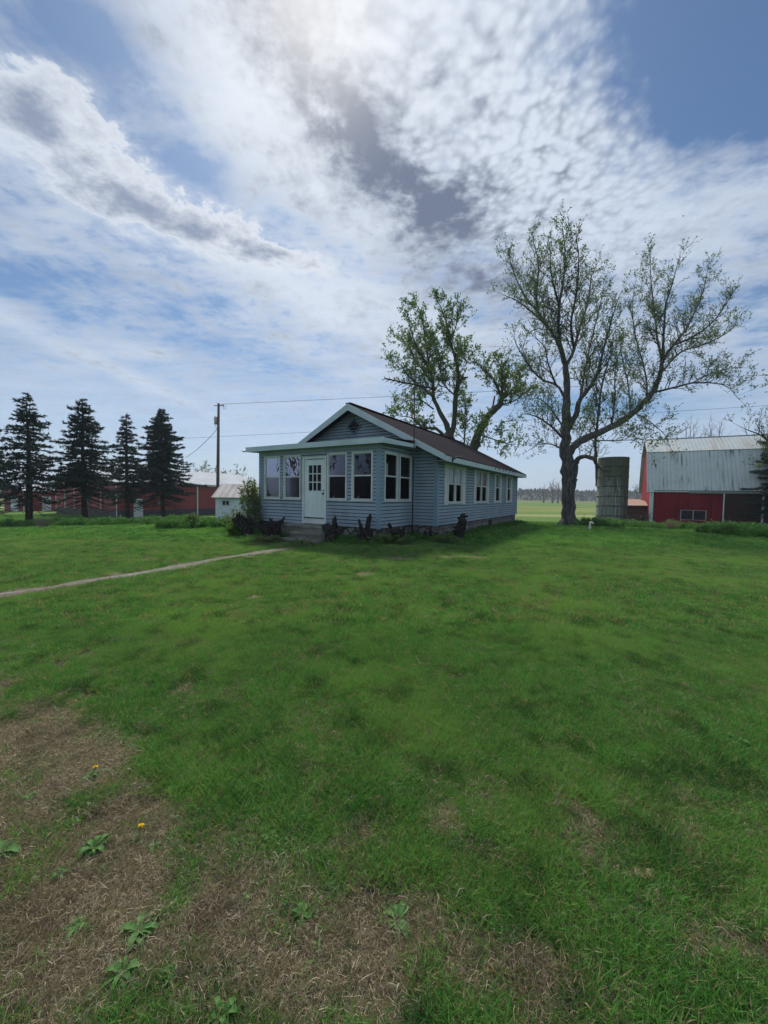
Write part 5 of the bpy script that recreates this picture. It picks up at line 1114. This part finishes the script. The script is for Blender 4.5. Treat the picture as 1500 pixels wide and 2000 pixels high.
P = [tuft('tuft', 46, .050, .055, .8, .0032, MATS['blade_green']) for _ in range(5)] + [tuft('tuft', 46, .062, .05, 1.0, .0034, MATS['blade_green'], curl=.8) for _ in range(4)] + [tuft('tuft', 40, .045, .06, 1.2, .0032, MATS['blade_mixed'], curl=.8) for _ in range(4)]
c_near = proto_collection('turf_near', P)
P = [tuft('thin', 22, .05, .05, 1.4, .0036, MATS['blade_mixed'], curl=.9) for _ in range(6)]; c_thin = proto_collection('turf_thin', P)
P = [tuft('tuft', 60, .060, .11, .9, .007, MATS['blade_green'], seg=1) for _ in range(6)] + [tuft('tuft', 55, .055, .11, 1.1, .007, MATS['blade_mixed'], seg=1) for _ in range(2)]
c_mid = proto_collection('turf_mid', P)
P = [tuft('tuft', 80, .085, .30, .9, .020, MATS['blade_green'], seg=1) for _ in range(6)]
c_far = proto_collection('turf_far', P)
P = [tuft('straw', 44, .042, .055, 3.0, .0024, MATS['blade_dry'], flat=.85, seg=3, curl=1.5) for _ in range(6)] + [tuft('straw', 26, .030, .055, 2.0, .0026, MATS['blade_dry'], flat=.6, seg=2, curl=1) for _ in range(3)]
c_dry = proto_collection('straw', P)
P = [tuft('weed', 70, .55, .16, .55, .030, MATS['weed_leaf'], seg=3, curl=.7) for _ in range(5)]
for _ in range(3):
    mb = MB()
    for k in range(9):
        e = Vector((R_(-.2, .2), R_(-.2, .2), R_(.4, .75)))
        mb.tube([(e.x * .4, e.y * .4, 0), e], .004, 3)
        for j in range(26):
            p_ = Vector((e.x * .4, e.y * .4, 0)).lerp(e, R_(.15, 1)) + rnd_dir() * .05; leafquad(mb, p_, (rnd_dir() + Vector((0, 0, -.1))).normalized(), .10)
    P.append(mb.build('weed', MATS['weed_leaf']))
c_weed = proto_collection('weeds_kit', P)
def scatter(name, x, y, scl, coll, label, cat, tilt=.15, nk=8, zoff=0.0):
    n_ = len(x); me = bpy.data.meshes.new(name); me.vertices.add(n_); z = terr(x, y) + zoff; me.vertices.foreach_set('co', np.stack([x, y, z], -1).ravel())
    a = me.attributes.new('rot', 'FLOAT_VECTOR', 'POINT'); a.data.foreach_set('vector', np.stack([RNG.normal(0, tilt, n_), RNG.normal(0, tilt, n_), RNG.uniform(0, 6.283, n_)], -1).ravel().astype(np.float32))
    a = me.attributes.new('scl', 'FLOAT', 'POINT'); a.data.foreach_set('value', np.asarray(scl, np.float32))
    a = me.attributes.new('pick', 'INT', 'POINT'); a.data.foreach_set('value', RNG.integers(0, nk, n_).astype(np.int32))
    me.update(); o = bpy.data.objects.new(name, me); COL.objects.link(o)
    ng = bpy.data.node_groups.new(name, 'GeometryNodeTree'); ng.interface.new_socket('Geometry', in_out='INPUT', socket_type='NodeSocketGeometry'); ng.interface.new_socket('Geometry', in_out='OUTPUT', socket_type='NodeSocketGeometry')
    N = ng.nodes; L = ng.links; gi = N.new('NodeGroupInput'); go_ = N.new('NodeGroupOutput'); ip = N.new('GeometryNodeInstanceOnPoints'); ci = N.new('GeometryNodeCollectionInfo'); ci.inputs['Collection'].default_value = coll; ci.inputs['Separate Children'].default_value = True; ci.inputs['Reset Children'].default_value = True
    def attr(nm, ty): q = N.new('GeometryNodeInputNamedAttribute'); q.data_type = ty; q.inputs['Name'].default_value = nm; return q.outputs['Attribute']
    L.new(gi.outputs[0], ip.inputs['Points']); L.new(ci.outputs[0], ip.inputs['Instance']); ip.inputs['Pick Instance'].default_value = True
    L.new(attr('pick', 'INT'), ip.inputs['Instance Index']); L.new(attr('rot', 'FLOAT_VECTOR'), ip.inputs['Rotation']); L.new(attr('scl', 'FLOAT'), ip.inputs['Scale']); L.new(ip.outputs[0], go_.inputs[0])
    md = o.modifiers.new('scatter', 'NODES'); md.node_group = ng; return tag(o, label, cat, kind='stuff')
def sector(n, y0, y1, pw=1.0, margin=1.28):
    """points inside the wedge of ground in front of the viewer, even per square metre when pw = 1"""
    u = RNG.random(n); y = np.sqrt(y0 * y0 + (y1 * y1 - y0 * y0) * u) if pw == 1 else (y0 ** pw + (y1 ** pw - y0 ** pw) * u) ** (1 / pw)
    return RNG.uniform(-1, 1, n) * (y * margin + .9), y
def outside_house(x, y, m_=.02):
    hx, hy = x + .164, y - 12.0; hu = hx * .5255 + hy * .851; hv = -hx * .851 + hy * .5255
    a = (hu > -m_) & (hu < 2.3) & (hv > -m_) & (hv < 5.43 + m_); b = (hu > 2.25 - m_) & (hu < 14.2 + m_) & (hv > -.93 - m_) & (hv < 6.05 + m_); st_ = (hu > -1.2) & (hu <= 0) & (hv > 1.62) & (hv < 3.3); return ~(a | b | st_)
def keep_green(x, y, extra=0.0):
    d_, k_, p_, q_, g_ = masks(x, y); pr = (1 - np.clip(d_ * .95 + k_ * .95 + p_ * .85 + q_ * .5 + g_, 0, 1)) ** 1.7 + extra; return (RNG.random(len(x)) < pr) & outside_house(x, y)
lawnlab = 'short mown green lawn grass'
x, y = sector(62000, .75, 4.6, 1); k = keep_green(x, y, .012); x, y = x[k], y[k]
scatter('lawn_grass', x, y, .45 + 1.15 * fbm(x, y, .4, 61) + RNG.uniform(-.15, .25, len(x)), c_near, 'short mown lawn grass in the near foreground', 'grass', nk=13)
x, y = sector(74000, 4.4, 13, 1); k = keep_green(x, y); x, y = x[k], y[k]
scatter('lawn_grass', x, y, .42 + 1.1 * fbm(x, y, .6, 61) + RNG.uniform(-.15, .25, len(x)), c_mid, 'mown lawn grass in the middle of the yard up to the house', 'grass')
x, y = sector(50000, 12.5, 44, 1.3); k = keep_green(x, y); x, y = x[k], y[k]
scatter('lawn_grass', x, y, .55 + .7 * fbm(x, y, 2.0, 61) + RNG.uniform(-.1, .2, len(x)), c_far, 'mown lawn grass beyond the house and around the outbuildings', 'grass', nk=6)
x, y = sector(80000, .75, 4.2, 1); d_, k_, p_, q_, g_ = masks(x, y); kk = RNG.random(len(x)) < np.clip(.10 + .95 * d_ - .85 * k_ - .72 * g_, 0.02, 1); x, y = x[kk], y[kk]
scatter('dead_grass', x, y, RNG.uniform(.6, 1.35, len(x)), c_dry, 'matted brown dead grass over the bare foreground soil', 'dead grass', .2, 9)
x, y = sector(16000, 4.0, 13, 1); d_, k_, p_, q_, g_ = masks(x, y); kk = (RNG.random(len(x)) < np.clip(1.0 * d_ + .9 * q_ - p_, 0, 1)) & outside_house(x, y); x, y = x[kk], y[kk]
scatter('dead_grass', x, y, RNG.uniform(.9, 1.7, len(x)), c_dry, 'straw-coloured dead patches and edges of the path in the lawn', 'dead grass', .2, 9)
x, y = sector(34000, .75, 4.4, 1); d_, k_, p_, q_, g_ = masks(x, y); kk = RNG.random(len(x)) < np.clip(.55 * d_ * sst(fbm(x, y, .22, 131), .40, .62) * (1 - .8 * k_) * (1 - .6 * g_), 0, 1); x, y = x[kk], y[kk]
scatter('sparse_grass', x, y, RNG.uniform(.22, .62, len(x)), c_thin, 'thin short olive grass struggling up through the dead grass', 'grass', .3, 6)
# tall weeds: strip under the spruces, bank by the barn, round the silo
def strip(pts, n, width):
    P_ = [gp(*p) for p in pts]; L = [(P_[i + 1] - P_[i]).length for i in range(len(P_) - 1)]; T = sum(L); xs, ys = [], []
    for _ in range(n):
        t = R_(0, T); i = 0
        while t > L[i] and i < len(L) - 1: t -= L[i]; i += 1
        q = P_[i].lerp(P_[i + 1], t / L[i]); d_ = (P_[i + 1] - P_[i]).normalized(); s_ = random.gauss(0, .5) * width; xs.append(q.x - d_.y * s_); ys.append(q.y + d_.x * s_)
    return np.array(xs), np.array(ys)
x, y = strip([(-60, 1031), (150, 1028), (300, 1024), (450, 1026)], 2600, 1.1)
x2, y2 = strip([(310, 1034), (380, 1032), (440, 1030)], 500, .5); x = np.concatenate([x, x2]); y = np.concatenate([y, y2])
scatter('tall_grass', x, y, RNG.uniform(.30, .72, len(x)) * (.6 + .8 * fbm(x, y, 1.5, 15)), c_weed, 'unmown tall grass strip under the row of spruces', 'tall grass', .15, 8)
x, y = strip([(1160, 1030), (1230, 1031), (1330, 1036), (1420, 1040), (1500, 1048), (1600, 1056)], 2600, 1.0)
x2, y2 = strip([(1380, 1042), (1480, 1050), (1600, 1060)], 900, .6); x = np.concatenate([x, x2]); y = np.concatenate([y, y2])
scatter('tall_weeds', x, y, RNG.uniform(.35, .95, len(x)) * (.55 + .8 * fbm(x, y, 1.5, 19)), c_weed, 'dense green weeds growing along the foot of the red barn', 'weeds', .15, 8)
hs = []; 
for k in range(2600):
    t = R_(0, 1); 
    if t < .45: u_, v_ = -abs(random.gauss(0, .32)) - .03, R_(-.5, 5.8)
    elif t < .6: u_, v_ = R_(0, 2.3), -abs(random.gauss(0, .3)) - .05
    else: u_, v_ = R_(1.9, 14.6), -.95 - abs(random.gauss(0, .25)) - .03
    q = Hw(u_, v_); hs.append((q.x, q.y))
hs = np.array(hs); kk = outside_house(hs[:, 0], hs[:, 1]); hs = hs[kk]
hv_ = (-(hs[:, 0] + .164) * .851 + (hs[:, 1] - 12) * .5255)
scatter('foundation_weeds', hs[:, 0], hs[:, 1], RNG.uniform(.10, .34, len(hs)) * (.5 + 1.0 * fbm(hs[:, 0], hs[:, 1], .8, 15)), c_weed, 'weeds and longer grass hugging the house foundation', 'weeds', .3, 8)
# ------------------------------------------------------------------ single plants in the foreground
def rosette(px, py, R0, nl, label, seed, flower=0, up=.5, name='broadleaf_weed', cat='weed', matn='weed_leaf'):
    if py > 1300: R0 *= .73; nl += 2
    random.seed(seed); g = gp(px, py); root = empty(name, g, R_(0, 6), label, cat, None); mb = MB()
    for k in range(nl):
        a = 2 * pi * k / nl + R_(-.3, .3); L = R0 * R_(.65, 1.1); w_ = L * R_(.10, .17); e = up * R_(.4, 1.5); c, s_ = cos(a), sin(a); N = 7; prev = None
        for j in range(N + 1):
            t = j / N; r = L * t * (1 - .12 * e * t); z = .008 + L * (e * t - (e * .75 + .12) * t * t * 1.05) ; w = w_ * (sin(pi * min(1, t * .93 + .06)) ** .8) * (1 + .22 * sin(j * 2.7 + k)) + .0015
            cen = Vector((c * r, s_ * r, max(z, .006))); sd_ = Vector((-s_, c, 0)); row = [mb.vert(cen - sd_ * w + Vector((0, 0, w * .35))), mb.vert(cen), mb.vert(cen + sd_ * w + Vector((0, 0, w * .35)))]
            if prev: mb.face((prev[0], prev[1], row[1], row[0]), 0, True); mb.face((prev[1], prev[2], row[2], row[1]), 0, True)
            prev = row
    mb.build('leaves', MATS[matn], root)
    for f in range(flower):
        h = .055; fx, fy_ = R_(-.02, .02), R_(-.02, .02); st = MB(); st.tube([(0, 0, 0), (fx, fy_, h)], .0022, 5); st.build('stem', MATS[matn], root); fl = MB()
        for k in range(46):
            a = R_(0, 6.3); e = R_(0, 1.2); d_ = Vector((cos(a) * cos(e), sin(a) * cos(e), sin(e) * .7 + .1)); s_ = d_.cross(Vector((0, 0, 1))).normalized() * .0022; b = Vector((fx, fy_, h)); fl.poly([b - s_, b + s_, b + d_ * .013 + s_, b + d_ * .013 - s_])
        fl.build('flower', MATS['yellow_flower'], root)
W_ = [(272, 1822, .115, 11, 'largest leafy weed in the brown foreground, lower left', .6), (148, 1815, .075, 8, 'small pale weed left of the largest leafy weed', .6), (240, 1905, .095, 9, 'leafy weed just below the largest one, beside green grass', .8), (777, 1802, .115, 9, 'long-leaved weed standing alone in dead grass near the bottom middle', .55), (590, 1792, .085, 7, 'smaller long-leaved weed left of the lone one at the bottom middle', .7),
 (185, 1662, .105, 9, 'weed with one upright leaf below the dark soil patch', .9), (8, 1668, .13, 8, 'weed cut by the left edge of the view', .6), (118, 1712, .065, 7, 'tiny weed between the two left weeds above the brown patch', .7), (432, 1990, .08, 9, 'weed at the very bottom edge left of the middle', 1.0), (530, 1640, .07, 8, 'weed on the border between green lawn and brown grass', .7), (145, 1608, .06, 7, 'small weed left of the dark soil patch', .8), (418, 1582, .06, 8, 'small weed at the upper end of the brown patch', .9),
 (456, 1650, .05, 8, 'small round weed just left of the lawn border weed', .5), (1440, 1452, .13, 8, 'pale green weed on the right side of the lawn', .9), (270, 1498, .07, 7, 'weed at the top edge of the dead grass, right of the dandelion', .9), (435, 1525, .075, 9, 'bushy weed where the lawn meets the dead grass', 1.0)]
W_ += [(335, 1905, .05, 7, 'small weed in the dead grass right of the lower left weeds', .6), (655, 1735, .045, 7, 'tiny weed below the green tongue of grass at bottom middle', .7), (475, 1760, .045, 8, 'tiny flat weed in dead grass left of the two long-leaved weeds', .5), (620, 1850, .04, 7, 'tiny seedling weed directly below the smaller long-leaved weed', .6), (60, 1560, .07, 8, 'grassy weed tuft near the left edge beside the upper dandelion', .9), (300, 1655, .05, 8, 'low weed immediately right of the lower dandelion', .5)]
for i, (a, b, r, nl, lab, up_) in enumerate(W_): rosette(a, b, r, nl, lab, 200 + i, 0, up_)
rosette(177, 1518, .085, 9, 'upper dandelion with one yellow flower in the dead grass', 301, 1, .6, 'dandelion', 'dandelion'); rosette(268, 1642, .06, 8, 'lower dandelion with a bright yellow flower near the leafy weeds', 302, 1, .6, 'dandelion', 'dandelion')
for i, (a, b, lab) in enumerate(((383, 1190, 'yellow dandelion in the lawn left of the bare spot'), (679, 1106, 'yellow dandelion in the lawn straight before the porch corner'), (1066, 1097, 'dandelion right of the bare strip before the house side'), (1104, 1113, 'dandelion pair spot in the lawn right of the house'), (1088, 1130, 'farthest right dandelion in the lawn'), (490, 1085, 'small dandelion beside the end of the path'))):
    rosette(a, b, .12, 8, lab, 320 + i, 2, .6, 'dandelion', 'dandelion')
def stone(px, py, s, lab, mt='stone', fl=.6, cat='stone', name='stone'):
    g = gp(px, py); random.seed(px); mb = MB(); n_ = 9; prev = None
    rings = []
    for j, (zz, rr) in enumerate(((0, .8), (.35, 1), (.75, .75), (1, .3))): rings.append([mb.vert((cos(2 * pi * i / n_) * s * rr * R_(.75, 1.15), sin(2 * pi * i / n_) * s * rr * R_(.75, 1.15) * .75, zz * s * fl)) for i in range(n_)])
    for A, B in zip(rings, rings[1:]):
        for i in range(n_): j = (i + 1) % n_; mb.face((A[i], A[j], B[j], B[i]))
    mb.face(rings[-1]); tag(mb.build(name, MATS[mt], None, g), lab, cat)
stone(78, 1386, .022, 'small pale stone in the brown grass, upper left pair', 'stone'); stone(108, 1385, .026, 'whitish stone right beside another at the upper left', 'stone'); stone(172, 1572, .018, 'tiny white pebble above the dark soil', 'pipe_white')
stone(395, 1924, .024, 'flat brown stone in dead grass near the bottom', 'rust_hinge', .3)
def fallen(px, py, s, lab):
    g = gp(px, py); random.seed(px); mb = MB(); pts = [(-1, -.2, .3), (-.3, -.5, .1), (.6, -.35, .25), (1, .2, .5), (.3, .45, .15), (-.6, .35, .35)]
    c = mb.vert((0, 0, .02)); r = [mb.vert((a * s, b * s, .012 + z * s * .5)) for a, b, z in pts]
    for i in range(6): mb.face((c, r[i], r[(i + 1) % 6]))
    tag(mb.build('dead_leaf', MATS['dead_leaf'], None, g), lab, 'leaf')
fallen(1257, 1711, .05, 'curled tan dead leaf lying on the lawn at the right'); fallen(1232, 1716, .02, 'small pale leaf fragment left of the curled tan leaf'); fallen(1362, 1702, .02, 'tiny whitish leaf scrap farther right on the lawn')
# --- a bird gliding high at the right
bp_ = at(1334, 422, 60); mb = MB(); mb.tube([(-.22, 0, 0), (-.08, 0, .01), (.1, 0, .0), (.2, 0, .02)], [.02, .07, .06, .02], 8)
for s in (-1, 1): mb.poly([(.08, s * .04, .02), (.10, s * .30, .12), (.0, s * .58, .02), (-.05, s * .30, .09), (-.08, s * .04, .01)])
mb.poly([(-.2, -.03, 0), (-.2, .03, 0), (-.33, .06, 0), (-.33, -.06, 0)])
b_ = mb.build('bird', MATS['steel_dark'], None, bp_); b_.rotation_euler = (.5, -.2, .9); tag(b_, 'small dark bird flying high at the right of the sky', 'bird')
# ------------------------------------------------------------------ air
mb = MB(); mb.box(-1000, 1000, -340, 980, -3.2, 40.0)
m, n = mat('haze_air'); v = n.new('ShaderNodeVolumePrincipled'); v.inputs['Color'].default_value = (0.72, 0.80, 0.92, 1); v.inputs['Density'].default_value = 0.0006; v.inputs['Anisotropy'].default_value = 0.2
o = n.new('ShaderNodeOutputMaterial'); n.l.new(v.outputs[0], o.inputs['Volume']); MATS['haze_air'] = m
tag(mb.build('haze', m), 'thin pale haze in the air over the fields', 'haze', kind='stuff')
